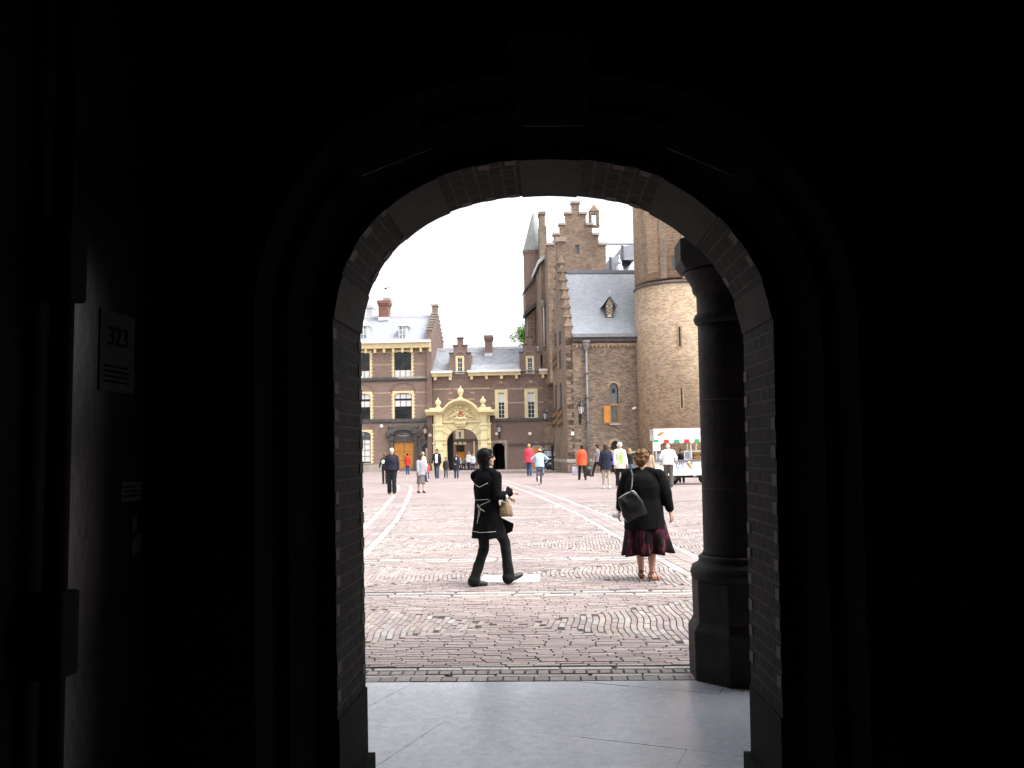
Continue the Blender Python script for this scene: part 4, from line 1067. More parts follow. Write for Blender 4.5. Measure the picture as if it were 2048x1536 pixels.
for k in range(NS):
    mb = MB()
    z = ze+.9+(zp-2.0-ze)*k/NS; y = (HD/2-.45)*k/NS; st_ = (HD/2-.45)/NS
    mb.add([(-.12, y-.05, z), (.62, y-.05, z), (.62, y+st_, z), (-.12, y+st_, z), (.25, y+st_/2, z+.75)], [(0, 1, 4), (1, 2, 4), (2, 3, 4), (3, 0, 4), (3, 2, 1, 0)])
    
    mb.build('gablet', [m_brick_hall2], oh); mb = MB()
    y = HD-y; mb.add([(-.12, y+.05, z), (.62, y+.05, z), (.62, y-st_, z), (-.12, y-st_, z), (.25, y-st_/2, z+.75)], [(0, 1, 4)[::-1], (1, 2, 4)[::-1], (2, 3, 4)[::-1], (3, 0, 4)[::-1], (0, 1, 2, 3)])
    mb.build('gablet', [m_brick_hall2], oh)
mb = MB(); mb.box(-.1, .75, HD/2-.6, HD/2+.6, zp, zp+.35); mb.build('coping', [m_stone], oh)
for k, (y0, y1, z0, z1) in enumerate(slits):
    shut = k in (2, 6, 7)
    mb = MB(); mb.box(-.012, .05, y0+.1, y1-.1, z0, z1); o = mb.build('window', [m_lattice if k < 6 else m_glass], oh)
    mb = MB(); mb.box(-.06, .05, y0, y0+.1, z0, z1); mb.box(-.06, .05, y1-.1, y1, z0, z1); mb.box(-.06, .05, y0+.1, y1-.1, z1, z1+.12); mb.build('frame', [m_ochre if shut else m_stone_dk], o)
    if shut:
        for s_ in (0, 1):
            y = y1 if s_ else y0
            mb = MB(); mb.box(-.26, -.03, y-.03, y+.03, z0, z1)
            q = z0; kk = 0
            mb2 = MB()
            while q < z1-.25:
                mb2.add([(-.27, y-.035, q), (-.02, y-.035, q+.3), (-.02, y-.035, q+.55), (-.27, y-.035, q+.25)], [(0, 1, 2, 3)]); q += .6
            sh = mb.build('shutter', [m_ochre], oh); mb2.build('chevron', [m_stone_dk], sh)
# eave, tooth frieze, gutter, roof
mb = MB(); x = .7
while x < BW: mb.prism([(x, ze-.55), (x+.28, ze-.55), (x+.14, ze-.75)], -.1, .02); x += .3
mb.box(.5, BW, -.12, .02, ze-.55, ze-.42); mb.build('tooth_frieze', [m_brick_tower], oh)
mb = MB(); mb.box(.5, BW, -.3, .05, ze-.28, ze+.02); mb.build('eave_board', [m_stone_dk], oh)
mb = MB(); mb.box(.5, BW, -.5, .1, ze+.02, ze+.28); mb.build('gutter', [m_zinc], oh)
mb = MB(); mb.prism([(-.3, ze+.15), (HD/2, zrg), (HD+.3, ze+.15)], .5, BW, axis='x'); mb.build('roof', [m_slate], oh)
mb = MB(); mb.box(.5, BW, HD/2-.16, HD/2+.16, zrg-.1, zrg+.16); mb.build('ridge', [plain('dark_lead', (.2, .21, .26), .5, .2, 4)], oh)
# dormer with chevron shutter
slope = (zrg-ze-.15)/(HD/2+.3)
zd0 = None
o_, v_ = H.ray(1219, 636); # meet the roof plane z = ze+.15+slope*(y+.3)
t_ = (ze+.15+slope*(o_.y+.3)-o_.z)/(v_.z-slope*v_.y); pd = o_+v_*t_; dy_ = pd.y
X0, Z0 = H.front(1211, 634, dy_); X1, Z1 = H.front(1226.5, 609, dy_); zt_ = H.front(1219, 592, dy_)[1]; c = (X0+X1)/2
f = MB(); f.box(X0, X1, dy_, dy_+1.6, Z0-.1, Z1); dm = f.build('dormer', [m_stone_dk], oh)
f = MB(); e = .28
f.add([(X0-e, dy_-.3, Z1-.15), (c, dy_-.3, zt_), (X1+e, dy_-.3, Z1-.15), (X0-e, dy_+1.8, Z1-.15), (c, dy_+2.2, zt_), (X1+e, dy_+1.8, Z1-.15)], [(0, 3, 4, 1), (1, 4, 5, 2)])
f.add([(X0-e, dy_-.3, Z1-.22), (c, dy_-.3, zt_-.1), (X1+e, dy_-.3, Z1-.22), (X0-e, dy_+1.8, Z1-.22), (c, dy_+2.2, zt_-.1), (X1+e, dy_+1.8, Z1-.22)], [(1, 4, 3, 0), (2, 5, 4, 1)])
f.tube([(c, dy_-.3, zt_-.1), (c, dy_-.3, zt_+.35)], .05, 6); f.build('dormer_roof', [m_lead], dm)
f = MB(); f.box(X0+.1, X1-.1, dy_-.03, dy_-.002, Z0, Z1-.05); o = f.build('shutter', [plain('cream_shutter', (.62, .5, .33), .6, .1, 5)], dm)
f = MB()
for q in (0, .36, .72):
    zz = Z0+.1+q*(Z1-Z0-.2)*.9
    f.add([(X0+.1, dy_-.04, zz-.1), (c, dy_-.04, zz+.2), (c, dy_-.04, zz+.36), (X0+.1, dy_-.04, zz+.06)], [(0, 1, 2, 3)]); f.add([(c, dy_-.04, zz+.2), (X1-.1, dy_-.04, zz-.1), (X1-.1, dy_-.04, zz+.06), (c, dy_-.04, zz+.36)], [(0, 1, 2, 3)])
f.build('chevron', [m_stone_dk], o)
f = MB(); f.prism([(X0+.05, Z1), (X1-.05, Z1), (c, zt_-.15)], dy_-.05, dy_+.1); f.build('dormer_gable', [m_stone], dm)
# window with open orange shutter
wz = H.front(1228, 809)[1]
mb = MB(); mb.box(wn[0]+.04, wn[1]-.04, .2, .24, wz+.06, wn[3]); o = mb.build('window', [m_lattice], oh)
mb = MB(); mb.box(wn[0], wn[1], .1, .3, wz-.06, wz+.06); mb.box(wn[0], wn[0]+.07, .1, .3, wn[2], wz-.06); mb.box(wn[1]-.07, wn[1], .1, .3, wn[2], wz-.06); mb.box(wn[0]+.07, wn[1]-.07, .1, .3, wn[2], wn[2]+.07); mb.build('frame', [m_wood], o)
mb = MB(); mb.box(wn[0]+.07, wn[1]-.07, .2, .23, wn[2]+.07, wz-.06); mb.build('pane', [plain('dull_dark_glass', (.09, .1, .11), .25, .2, 3)], o)
mb = MB(); c = (wn[0]+wn[1])/2; mb.ell((c, .18, (wz+wn[3])/2+.25), (.13, .04, .2), 12); mb.build('roundel', [m_iron], o)
mb = MB(); mb.box(wn[0]-.1, wn[1]+.1, -.12, .1, wn[2]-.16, wn[2]-.02); mb.build('sill', [m_stone], o)
mb = MB(); mb.ribbon(arc(c, wn[3]-.33, .52, .5, 180, 0, 12), arc(c, wn[3]-.33, (wn[1]-wn[0])/2, .34, 180, 0, 12), -.02, .02); mb.build('relieving_arch', [m_brick_tower], o)
s0 = H.rect(1207, 812, 1220, 847)
mb = MB(); mb.box(s0[0], wn[0]-.02, -.1, -.03, s0[2], s0[3])
for q0, q1 in ((.06, .47), (.53, .94)): mb.box(s0[0]+.08, wn[0]-.1, -.12, -.1, s0[2]+(s0[3]-s0[2])*q0, s0[2]+(s0[3]-s0[2])*q1)
mb.build('shutter', [m_wood], oh, bevel=.01)
mb = MB(); mb.box(dr[0], dr[1], .3, .36, 0, dr[3]); mb.build('door', [plain('dark_door_boards', (.03, .012, .012), .6, .3, 5)], oh)
mb = MB(); c = (dr[0]+dr[1])/2; mb.ribbon(arc(c, dr[3]-.48, (dr[1]-dr[0])/2+.2, .7, 180, 0, 12), arc(c, dr[3]-.48, (dr[1]-dr[0])/2, .5, 180, 0, 12), -.03, .02); mb.build('door_arch', [m_brick_tower], oh)
# base: white stone band and battered plinth
zb0, zb1 = h(1150, 925)[1], h(1150, 918)[1]
mb = MB(); mb.box(-.1, dr[0]-.3, -.1, .0, zb0, zb1); mb.box(-.1, .0, 0, HD, zb0, zb1); mb.box(dr[1]+.3, BW, -.1, 0, zb0, zb1); mb.build('stone_band', [m_stone], oh)
mb = MB(); mb.box(-.07, dr[0]-.25, -.07, .0, 0, zb0); mb.box(-.07, .0, 0, HD, 0, zb0); mb.box(dr[1]+.25, BW, -.07, 0, 0, zb0); mb.build('plinth', [m_brick_hall], oh)
z = h(1265, 902)[1]; x0, x1 = h(1252, 900)[0], h(1283, 900)[0]
mb = MB(); mb.box(x0, x1, -1.6, 0, z-.2, z); mb.build('buttress_ledge', [m_stone], oh)
mb = MB(); mb.box(x0+.1, x1-.1, -1.5, 0, 0, z-.2); mb.build('buttress', [m_brick_hall], oh)
# quoin stones on the corner
z = zb1+.2; k = 0
while z < ze-.6:
    if random.random() < .6: mb = MB(); mb.box(-.012, .35+.2*(k % 2), -.012, .3, z, z+.26); mb.build('quoin', [m_brick_hall2], oh)
    z += .3; k += 1
# downpipe with hopper
x0 = h(1173, 760)[0]
rp = thing('rainwater_pipe', 'grey rainwater pipe with a box hopper on the front of the old hall', 'pipe', M=H.M @ Matrix.Translation((x0, -.2, 0)))
zh = h(1172, 700)[1]
mb = MB(); mb.tube([(0, 0, 0), (0, 0, zh)], .085, 12); mb.build('pipe', [m_zinc], rp)
mb = MB(); mb.lathe([(.1, zh-.1), (.14, zh), (.28, zh+.35), (.28, zh+.5), (.36, zh+.55), (.36, zh+.7)], n=8, smooth=False); mb.build('hopper', [m_zinc], rp)
mb = MB()
for q in (.2, .4, .6, .8): mb.box(-.13, .13, -.11, .2, zh*q, zh*q+.09)
mb.build('bracket', [m_stone_dk], rp)
lantern('wall_lantern', 'black lantern on the front wall of the old hall, left of the rainwater pipe', H.M @ Matrix.Translation((h(1160, 838)[0], 0, h(1160, 838)[1])), sc_=1.2)
# lantern sticking out from the gable side
y_, z_ = hs_(1108, 848, 0)
lantern('bracket_lantern', 'black lantern on a long bracket sticking out left of the old hall', H.M @ Matrix.Translation((-.02, hs_(1106, 846)[0], hs_(1106, 846)[1])) @ Matrix.Rotation(R(-90), 4, 'Z'), sc_=1.15)
x_, z_ = h(1145, 867)
pt = thing('wall_plate', 'small pale square plate on the old hall near its left corner', 'plate', M=H.M @ Matrix.Translation((x_, 0, z_)))
mb = MB(); mb.box(-.12, .12, -.04, 0, -.14, .14); mb.build('plate', [m_white], pt, bevel=.01)
x_, z_ = h(1153, 880)
pt = thing('direction_sign', 'small dark oblong sign under the pale plate on the old hall', 'sign', M=H.M @ Matrix.Translation((x_, 0, z_)))
mb = MB(); mb.box(-.38, .2, -.05, 0, -.08, .08); mb.tube([(.26, -.05, 0), (.26, 0, 0)], .12, 14); mb.build('board', [m_stone_dk], pt)
x_, z_ = h(1271, 818)
pt = thing('security_camera', 'small white security camera where the old hall meets the round tower', 'camera', M=H.M @ Matrix.Translation((x_-.15, 0, z_)))
mb = MB(); mb.tube([(0, 0, 0), (0, -.3, 0)], .03, 8); mb.build('arm', [m_zinc], pt)
mb = MB(); mb.tube([(.12, -.3, .1), (-.15, -.42, -.02)], .09, 10); mb.build('housing', [m_white], pt)
# ---------------------------------------------------------------- great hall behind, with a stepped gable facing us
R0 = Fr(HX, HY, HA)
GY = 15.0
rh = thing('great_hall', 'tall brick hall with a stepped front gable rising behind the old hall roof', 'hall', M=R0.M.copy())
f = lambda x, y: R0.front(x, y, GY)
cxg = f(1152, 450)[0]; pxm = (f(1162, 450)[0]-f(1142, 450)[0])/20
lev = [(7, 407, 428), (20, 428, 450), (32, 450, 470), (44, 470, 490), (58, 490, 530)]
zb = 8
pw = H.rect(1150, 488, 1158.5, 508, GY)
mb = MB(); wall_grid(mb, cxg-58*pxm, cxg+58*pxm, zb, f(1152, 490)[1], [(pw[0], pw[1], pw[2], min(pw[3], f(1152, 490)[1]))], GY, .3)
for hw, y0, y1 in lev[:-1]: mb.box(cxg-hw*pxm, cxg+hw*pxm, GY, GY+.6, f(1152, y1)[1], f(1152, y0)[1])
mb.box(cxg-58*pxm, cxg-58*pxm+.4, GY+.02, GY+24, zb, f(1152, 490)[1]-.05); mb.box(cxg+58*pxm-.4, cxg+58*pxm, GY+.02, GY+24, zb, f(1152, 490)[1]-.05)
mb.build('stepped_gable', [m_brick_hall2], rh)
mb = MB(); prev = 0
for hw, y0, y1 in lev:
    z = f(1152, y0)[1]
    for s_ in (-1, 1):
        xa, xb = sorted((cxg+s_*prev*pxm, cxg+s_*(hw*pxm+.12)))
        mb.box(xa, xb, GY-.12, GY+.7, z, z+.2)
    prev = hw
mb.build('coping', [m_stone], rh)
mb = MB(); mb.box(pw[0], pw[1], GY+.15, GY+.2, pw[2], pw[3]); mb.build('window', [m_lattice], rh)
# little bell turret on the right step
bx, bz = f(1189, 450)
mb = MB(); s_ = .26
for q in (-1, 1): mb.box(bx+q*.36-.11, bx+q*.36+.11, GY, GY+.5, bz, bz+1.1)
mb.box(bx-.47, bx+.47, GY, GY+.5, bz+1.1, bz+1.35); mb.box(bx-.5, bx+.5, GY-.03, GY+.53, bz-.15, bz)
mb.add([(bx-.5, GY-.05, bz+1.35), (bx+.5, GY-.05, bz+1.35), (bx+.5, GY+.55, bz+1.35), (bx-.5, GY+.55, bz+1.35), (bx, GY+.25, bz+2.1)], [(0, 1, 4), (1, 2, 4), (2, 3, 4), (3, 0, 4)]); mb.build('bell_turret', [m_brick_hall2], rh)
# main roof with ridge along x at the right, dormers and ventilator
RD = 30.0
zk = R0.front(1235, 485, RD)[1]; ze2 = R0.front(1235, 560, RD-10)[1]
xq = R0.front(1150, 500, RD)[0]
mb = MB(); mb.prism([(RD-10, ze2-6), (RD, zk), (RD+10, ze2-6)], xq, xq+20, axis='x'); mb.build('roof', [m_slate], rh)
mb = MB(); mb.prism([(cxg-57*pxm, f(1152, 492)[1]), (cxg+57*pxm, f(1152, 492)[1]), (cxg, f(1152, 432)[1])], GY+.6, RD); mb.build('cross_roof', [m_slate], rh)
mb = MB(); mb.box(xq, xq+20, RD-.3, RD+.3, zk-.2, zk+.3); mb.build('ridge', [m_lead], rh)
def rdormer(x0, x1, yb_, yt_, d):
    a_, zb_ = R0.front(x0, yb_, d); b_, zt2 = R0.front(x1, yt_, d); c_ = b_
    mb = MB(); mb.add([(a_, d, zb_), (b_, d, zb_), (b_, d, zt2), (a_, d, zt2-.3), (a_, d+4, zb_), (b_, d+4, zb_), (b_, d+5, zt2), (a_, d+5, zt2-.3)], [(0, 1, 2, 3), (3, 2, 6, 7), (0, 3, 7, 4), (1, 5, 6, 2)]); o = mb.build('dormer', [m_slate], rh)
    mb = MB(); mb.box(a_-.12, a_+.1, d-.2, d-.02, zb_, zt2-.2); mb.build('dormer_frame', [m_stone_dk], o)
rdormer(1221, 1236, 542, 511, RD-7.5); rdormer(1245, 1268, 520, 488, RD-5.5)
vx, vz = R0.front(1239, 543, RD-8); pm = RD+60
mb = MB(); u = (R0.front(1249, 543, RD-8)[0]-vx)/10
mb.lathe([(8*u, vz-1), (7.5*u, vz+8*u*1), (5*u, vz+12*u), (4.6*u, vz+15*u), (6*u, vz+16*u), (3*u, vz+22*u), (1.2*u, vz+27*u), (2.2*u, vz+30*u), (.5*u, vz+33*u)], (vx, RD-8), 14); mb.build('ventilator', [m_lead], rh)
# left strip of wall between gable and turret, with sloping lead verge and a white downpipe
sx = R0.front(1086, 600, GY+5)[0]
sw = MB(); x0 = R0.front(1083, 600, GY+3)[0]; z_hi = R0.front(1100, 512, GY+3)[1]; z_lo = R0.front(1084, 528, GY+3)[1]
sw.prism([(x0, 0), (cxg-50*pxm, 0), (cxg-50*pxm, z_hi), (x0, z_lo)], GY+3, GY+12); sw.build('side_bay', [m_brick_hall2], rh)
sw = MB(); sw.prism([(x0-.3, z_lo-.1), (cxg-50*pxm, z_hi), (cxg-50*pxm, z_hi+.35), (x0-.3, z_lo+.3)], GY+2.6, GY+12.4); sw.build('lead_verge', [m_lead], rh)
# turret with cone roof
TF = R0; TY = 26.0
tx = TF.front(1068, 560, TY)[0]; tp = (TF.front(1078, 560, TY)[0]-tx)/10
ft = lambda y: TF.front(1068, y, TY)[1]
tt = thing('stair_turret', 'slim brick turret with grey cone roof, left of the stepped gable', 'turret', M=H.M.copy())
mb = MB(); mb.lathe([(20*tp, 0), (20*tp, ft(512)), (21.5*tp, ft(508)), (22.5*tp, ft(503))], (tx, TY), 12, smooth=False); mb.build('shaft', [m_brick_gate], tt)
mb = MB(); mb.lathe([(23.5*tp, ft(505)), (22.5*tp, ft(501)), (14*tp, ft(470)), (5*tp, ft(436)), (.6*tp, ft(424))], (tx+1.5*tp, TY), 12, smooth=False); mb.build('cone_roof', [plain('grey_green_lead', (.25, .27, .26), .6, .2, 2)], tt)
ch = MB(); x0, x1 = TF.front(1078, 480, TY-2)[0], TF.front(1092, 480, TY-2)[0]
zt_ = TF.front(1085, 426, TY-2)[1]
ch.box(x0, x1, TY-2.6, TY-1.2, 0, TF.front(1085, 455, TY-2)[1]); ch.box(x0+.06, x1-.12, TY-2.5, TY-1.3, TF.front(1085, 455, TY-2)[1], zt_-.3); ch.box(x0-.02, x1-.04, TY-2.6, TY-1.2, zt_-.3, zt_); ch.build('chimney', [m_brick_hall], tt)
# boxed-out bay below
x0, x1 = TF.front(1051, 590, TY-3)[0], TF.front(1069, 590, TY-3)[0]; x2 = TF.front(1089, 590, TY-3)[0]
zt1, zt2, zb1_, zb2_ = (TF.front(1070, v, TY-3)[1] for v in (582, 560, 622, 606))
ch = MB(); ch.prism([(x0, zb1_), (x1, zb2_), (x1, zt2), (x0, zt1)], TY-2.8, TY); ch.prism([(x1, zb2_), (x2, zb2_-.1), (x2, zt2), (x1, zt2)], TY-3, TY); ch.build('garderobe_box', [m_brick_gate], tt)
ch = MB(); ch.prism([(x0-.1, zt1), (x1, zt2), (x2, zt2), (x2, zt2+.25), (x1-.05, zt2+.25), (x0-.1, zt1+.2)], TY-3.1, TY); ch.prism([(x0-.1, zb1_-.4), (x1, zb2_-.4), (x2, zb2_-.6), (x2, zb2_-.2), (x1, zb2_-.0), (x0-.1, zb1_)], TY-2.9, TY); ch.build('coping', [m_stone_dk], tt)
ch = MB(); xa, xb = TF.front(1057, 650, TY-3)[0], TF.front(1072, 650, TY-3)[0]; xc = TF.front(1087, 650, TY-3)[0]
ch.prism([(xb, 0), (xc, 0), (xc, zb2_-.5), (xb, zb2_-.5)], TY-2.7, TY); ch.build('lower_shaft', [m_brick_red], tt)
ch = MB(); ch.prism([(xa, 0), (xb-.05, 0), (xb-.05, zb2_-.55), (xa, zb1_-.5)], TY-2.5, TY); ch.build('lower_wall', [m_brick_hall2], tt)
rp = thing('rainwater_pipe', 'pale rainwater pipe on the wall between the turret and the old hall', 'pipe', M=H.M @ Matrix.Translation((TF.front(1088, 650, GY+2.8)[0], GY+2.8, 0)))
z0_, z1_ = TF.front(1088, 693, GY+2.8)[1], TF.front(1088, 612, GY+2.8)[1]
mb = MB(); mb.tube([(0, 0, z0_), (0, 0, z1_)], .06, 10); mb.build('pipe', [m_lead], rp)
mb = MB(); mb.lathe([(.1, z1_-.1), (.28, z1_+.3), (.28, z1_+.5)], n=8, smooth=False); mb.build('hopper', [m_zinc], rp)
# ================================================================ round tower
TX, TYY = px(1357, 700, 64.8)[0], 64.8
twt = thing('round_tower', 'massive round yellow brown brick tower with stone ledge and slit windows', 'tower', (TX, TYY, 0))
TRd = (px(1357, 700, TYY)[0]-px(1271.5, 700, TYY)[0])*1.0
zl = px(1357, 562, TYY-TRd)[1]
m_ledge = plain('weathered_ledge_stone', (.1, .085, .07), .85, .3, 3)
def drum(r0, r1, z0, z1, n_=72, name='drum', mat=None, m_=1):
    mb = MB(); ks = [z0+(z1-z0)*i/m_ for i in range(m_+1)]
    mb.lathe([(r0+(r1-r0)*i/m_, k) for i, k in enumerate(ks)], n=n_); o = mb.build(name, [mat or m_brick_tower], twt)
    lay = o.data.uv_layers[0].data
    for p in o.data.polygons:
        if abs(p.normal.z) > .7: continue
        an = [math.atan2(o.data.vertices[v].co.y, o.data.vertices[v].co.x) for v in p.vertices]
        if max(an)-min(an) > math.pi: an = [q if q > 0 else q+2*math.pi for q in an]
        for li, q, v in zip(p.loop_indices, an, p.vertices): lay[li].uv = (q*r0, o.data.vertices[v].co.z)
    return o
drum(TRd*1.005, TRd*.995, 0, zl, name='lower_drum')
drum(TRd*.975, TRd*.975, zl+.35, zl+11, name='upper_drum', mat=m_brick_tower)
mb = MB(); mb.lathe([(TRd*.99, zl-.16), (TRd*1.012, zl-.08), (TRd*1.014, zl+.02), (TRd*.975, zl+.14)], n=72); mb.build('ledge', [m_ledge], twt)
mb = MB(); mb.lathe([(TRd*1.03, 0), (TRd*1.03, .9), (TRd*1.0, 1.1)], n=64); mb.build('base', [m_brick_hall], twt)
mb = MB(); mb.lathe([(TRd*1.15, zl+11), (TRd*1.0, zl+11.6), (.1, zl+22)], n=48); mb.build('cone_roof', [m_slate], twt)
def on_drum(x, y, r):
    d = ray(x, y); o = CO-Vector((TX, TYY, 0)); A2 = d.x*d.x+d.y*d.y; B_ = o.x*d.x+o.y*d.y; C2 = o.x*o.x+o.y*o.y-r*r
    t = (-B_-math.sqrt(B_*B_-A2*C2))/A2; p = o+d*t; return math.atan2(p.y, p.x), p.z
def drum_patch(x, y0, y1, wm, r, name, mat, proud=.02, dpth=.3):
    an, z0 = on_drum(x, y1, r); _, z1 = on_drum(x, y0, r)
    mb = MB(Matrix.Rotation(an, 4, 'Z')); mb.box(r-dpth, r+proud, -wm/2, wm/2, z0, z1); return mb.build(name, [mat], twt)
for x, y0, y1 in ((1360, 653, 692), (1364, 777, 815)):
    drum_patch(x, y0, y1, .24, TRd, 'slit_window', m_iron, .012)
    for dx in (-3.2, 3.2): drum_patch(x+dx, y0-2, y1+2, .1, TRd, 'slit_jamb', m_brick_tower, .03)
m_grey_brick = brick_mat('grey_diaper_brick', (.22, .17, .13), (.46, .36, .27), (.4, .32, .25), bw=.2, bh=.09, ms=.015, stain=.2)
for x in (1285, 1328, 1371, 1410): drum_patch(x, 300, 557, .42, TRd*.975, 'pilaster_strip', m_grey_brick, .06)
drum_patch(1351, 512, 541, .42, TRd*.975, 'blind_slit', m_stone_dk, .012)
for x, y0, y1 in ((1306, 440, 545), (1390, 440, 545)): drum_patch(x, y0, y1, .9, TRd*.975, 'blind_niche', brick_mat('pale_orange_brick', (.36, .235, .16), (.58, .42, .29), (.46, .37, .28), bw=.27, bh=.085, ms=.012, stain=.2) if 'pale_orange_brick' not in MC else MC['pale_orange_brick'], .015)
# ================================================================ tree behind the wing
def tree(label, x, y, z0, zc, r, seed):
    rnd = random.Random(seed)
    t = thing('leafy_tree', label, 'tree', (x, y, 0))
    mb = MB(); mb.tube([(0, 0, 0), (.1, 0, zc*.4), (-.05, .1, zc*.8), (0, 0, zc+r*.5)], [.35, .28, .18, .05], 10)
    tips = []
    for k in range(12):
        a_ = rnd.random()*6.28; e_ = rnd.uniform(-.2, .9); L = r*rnd.uniform(.7, 1.0); p = Vector((math.cos(a_)*math.cos(e_), math.sin(a_)*math.cos(e_), math.sin(e_)))*L
        mb.tube([(0, 0, zc*.75), tuple(p*.5+Vector((0, 0, zc-.3))), tuple(p+Vector((0, 0, zc)))], [.12, .07, .02], 6); tips.append(p+Vector((0, 0, zc)))
    mb.build('trunk', [plain('tree_bark', (.08, .06, .045), .9)], t)
    V2 = []; F2 = []
    for k in range(70):
        tp_ = rnd.choice(tips); c = tp_.lerp(Vector((0, 0, zc)), rnd.random()*.6)+Vector((rnd.gauss(0, .5), rnd.gauss(0, .5), rnd.gauss(0, .5)))
        rr = rnd.uniform(.35, .8)
        for q in range(60):
            d = Vector((rnd.gauss(0, 1), rnd.gauss(0, 1), rnd.gauss(0, 1))).normalized()*rr*rnd.random()**.4
            u = Vector((rnd.gauss(0, 1), rnd.gauss(0, 1), rnd.gauss(0, .6))).normalized(); v = u.cross(Vector((rnd.gauss(0, 1), rnd.gauss(0, 1), 1))).normalized()
            s_ = rnd.uniform(.08, .16); o = len(V2)
            for a1, b1 in ((-1, -.3), (0, -.6), (1, 0), (0, .6)): V2.append(c+d+u*s_*a1+v*s_*b1)
            F2.append((o, o+1, o+2, o+3))
    me = bpy.data.meshes.new('crown'); me.from_pydata([tuple(p) for p in V2], [], F2); me.materials.append(plain('fresh_green_leaves', (.11, .22, .03), .5, .4, 1.5)); o = bpy.data.objects.new('crown', me); col.objects.link(o); o.parent = t
X, Z = px(1056, 665, 112)
tree('bright green leafy tree peeping out left of the slim turret', X+.1, 112, 0, Z-.3, 1.55, 5)
# ================================================================ people
def remeshed(mb, vox, smooth=4, wr=0, wf=6, seed=0, wdir=None):
    me = bpy.data.meshes.new('tmp'); me.from_pydata([tuple(p) for p in mb.v], [], mb.f)
    o = bpy.data.objects.new('tmp', me); col.objects.link(o)
    r = o.modifiers.new('r', 'REMESH'); r.mode = 'VOXEL'; r.voxel_size = vox
    if smooth: s = o.modifiers.new('s', 'SMOOTH'); s.factor = .5; s.iterations = smooth
    dg = bpy.context.evaluated_depsgraph_get(); e = o.evaluated_get(dg); me2 = e.to_mesh()
    if wr: nv = [v.normal.copy() for v in me2.vertices]
    V_ = [v.co.copy() for v in me2.vertices]; F_ = [tuple(p.vertices) for p in me2.polygons]
    e.to_mesh_clear(); bpy.data.objects.remove(o); bpy.data.meshes.remove(me)
    if wr:
        off = Vector((seed*3.1, seed*1.7, seed*2.3)); wd = wdir or (1, 1, .45)
        for i, v in enumerate(V_):
            q = Vector((v.x*wd[0], v.y*wd[1], v.z*wd[2]))*wf+off
            h_ = 1-abs(noise.noise(q))*2.2; h_ += .5*noise.noise(q*2.3)
            V_[i] = v+nv[i]*wr*h_
    return V_, F_
def from_parts(name, parts, mats, parent, smooth=True):
    """parts: list of (V, F, material index)"""
    V_ = []; F_ = []; M_ = []
    for v, f, m in parts:
        o = len(V_); V_ += [tuple(p) for p in v]; F_ += [tuple(i+o for i in q) for q in f]; M_ += [m]*len(f)
    me = bpy.data.meshes.new(name); me.from_pydata(V_, [], F_)
    for m in mats: me.materials.append(m)
    me.polygons.foreach_set('material_index', M_); me.polygons.foreach_set('use_smooth', [smooth]*len(F_)); me.update()
    o = bpy.data.objects.new(name, me); col.objects.link(o); o.parent = parent; return o
def ik(a_, b_, l1, l2, pole):
    a_ = Vector(a_); b_ = Vector(b_); d = b_-a_; L = min(d.length, (l1+l2)*.998); d.normalize()
    x = (l1*l1-l2*l2+L*L)/(2*L); hh = math.sqrt(max(l1*l1-x*x, 0)); p = Vector(pole); p = (p-d*p.dot(d)).normalized()
    return a_+d*x+p*hh
def loft(mb, secs, n=20, tw=None):
    rs = []
    for i, (cx_, cy_, cz_, rx, ry) in enumerate(secs):
        t = R(tw[i]) if tw else 0; c, s = math.cos(t), math.sin(t); ring = []
        for k in range(n):
            a_ = 2*math.pi*k/n; u, v = math.copysign(abs(math.cos(a_))**.93, math.cos(a_))*rx, math.copysign(abs(math.sin(a_))**.93, math.sin(a_))*ry
            ring.append((cx_+c*u-s*v, cy_+s*u+c*v, cz_))
        rs.append(ring)
    mb.rings(rs)
def fab(name, c, rough=.85, var=.18, scale=14, bump=.25, spec=.25): return plain(name, c, rough, var, scale, bump, 0, spec)
SKIN = plain('skin', (.5, .29, .2), .5, .08, 12, .05, 0, .35)
SKIN2 = plain('light_skin', (.56, .35, .26), .5, .08, 12, .05, 0, .35)
EYE = plain('dark_eye', (.03, .02, .018), .3); LIP = plain('lip', (.34, .13, .11), .5)
HAIRS = {k: plain(k+'_hair', c,   .5 if k == 'black' else .6, .3, 40, .15, 0, .1 if k == 'black' else .15) for k, c in dict(black=(.004, .0035, .0035), brown=(.06, .032, .018), dark=(.022, .014, .01), white=(.62, .6, .56), grey=(.3, .29, .27), blonde=(.42, .28, .13), auburn=(.2, .08, .03), lightbrown=(.14, .075, .035)).items()}
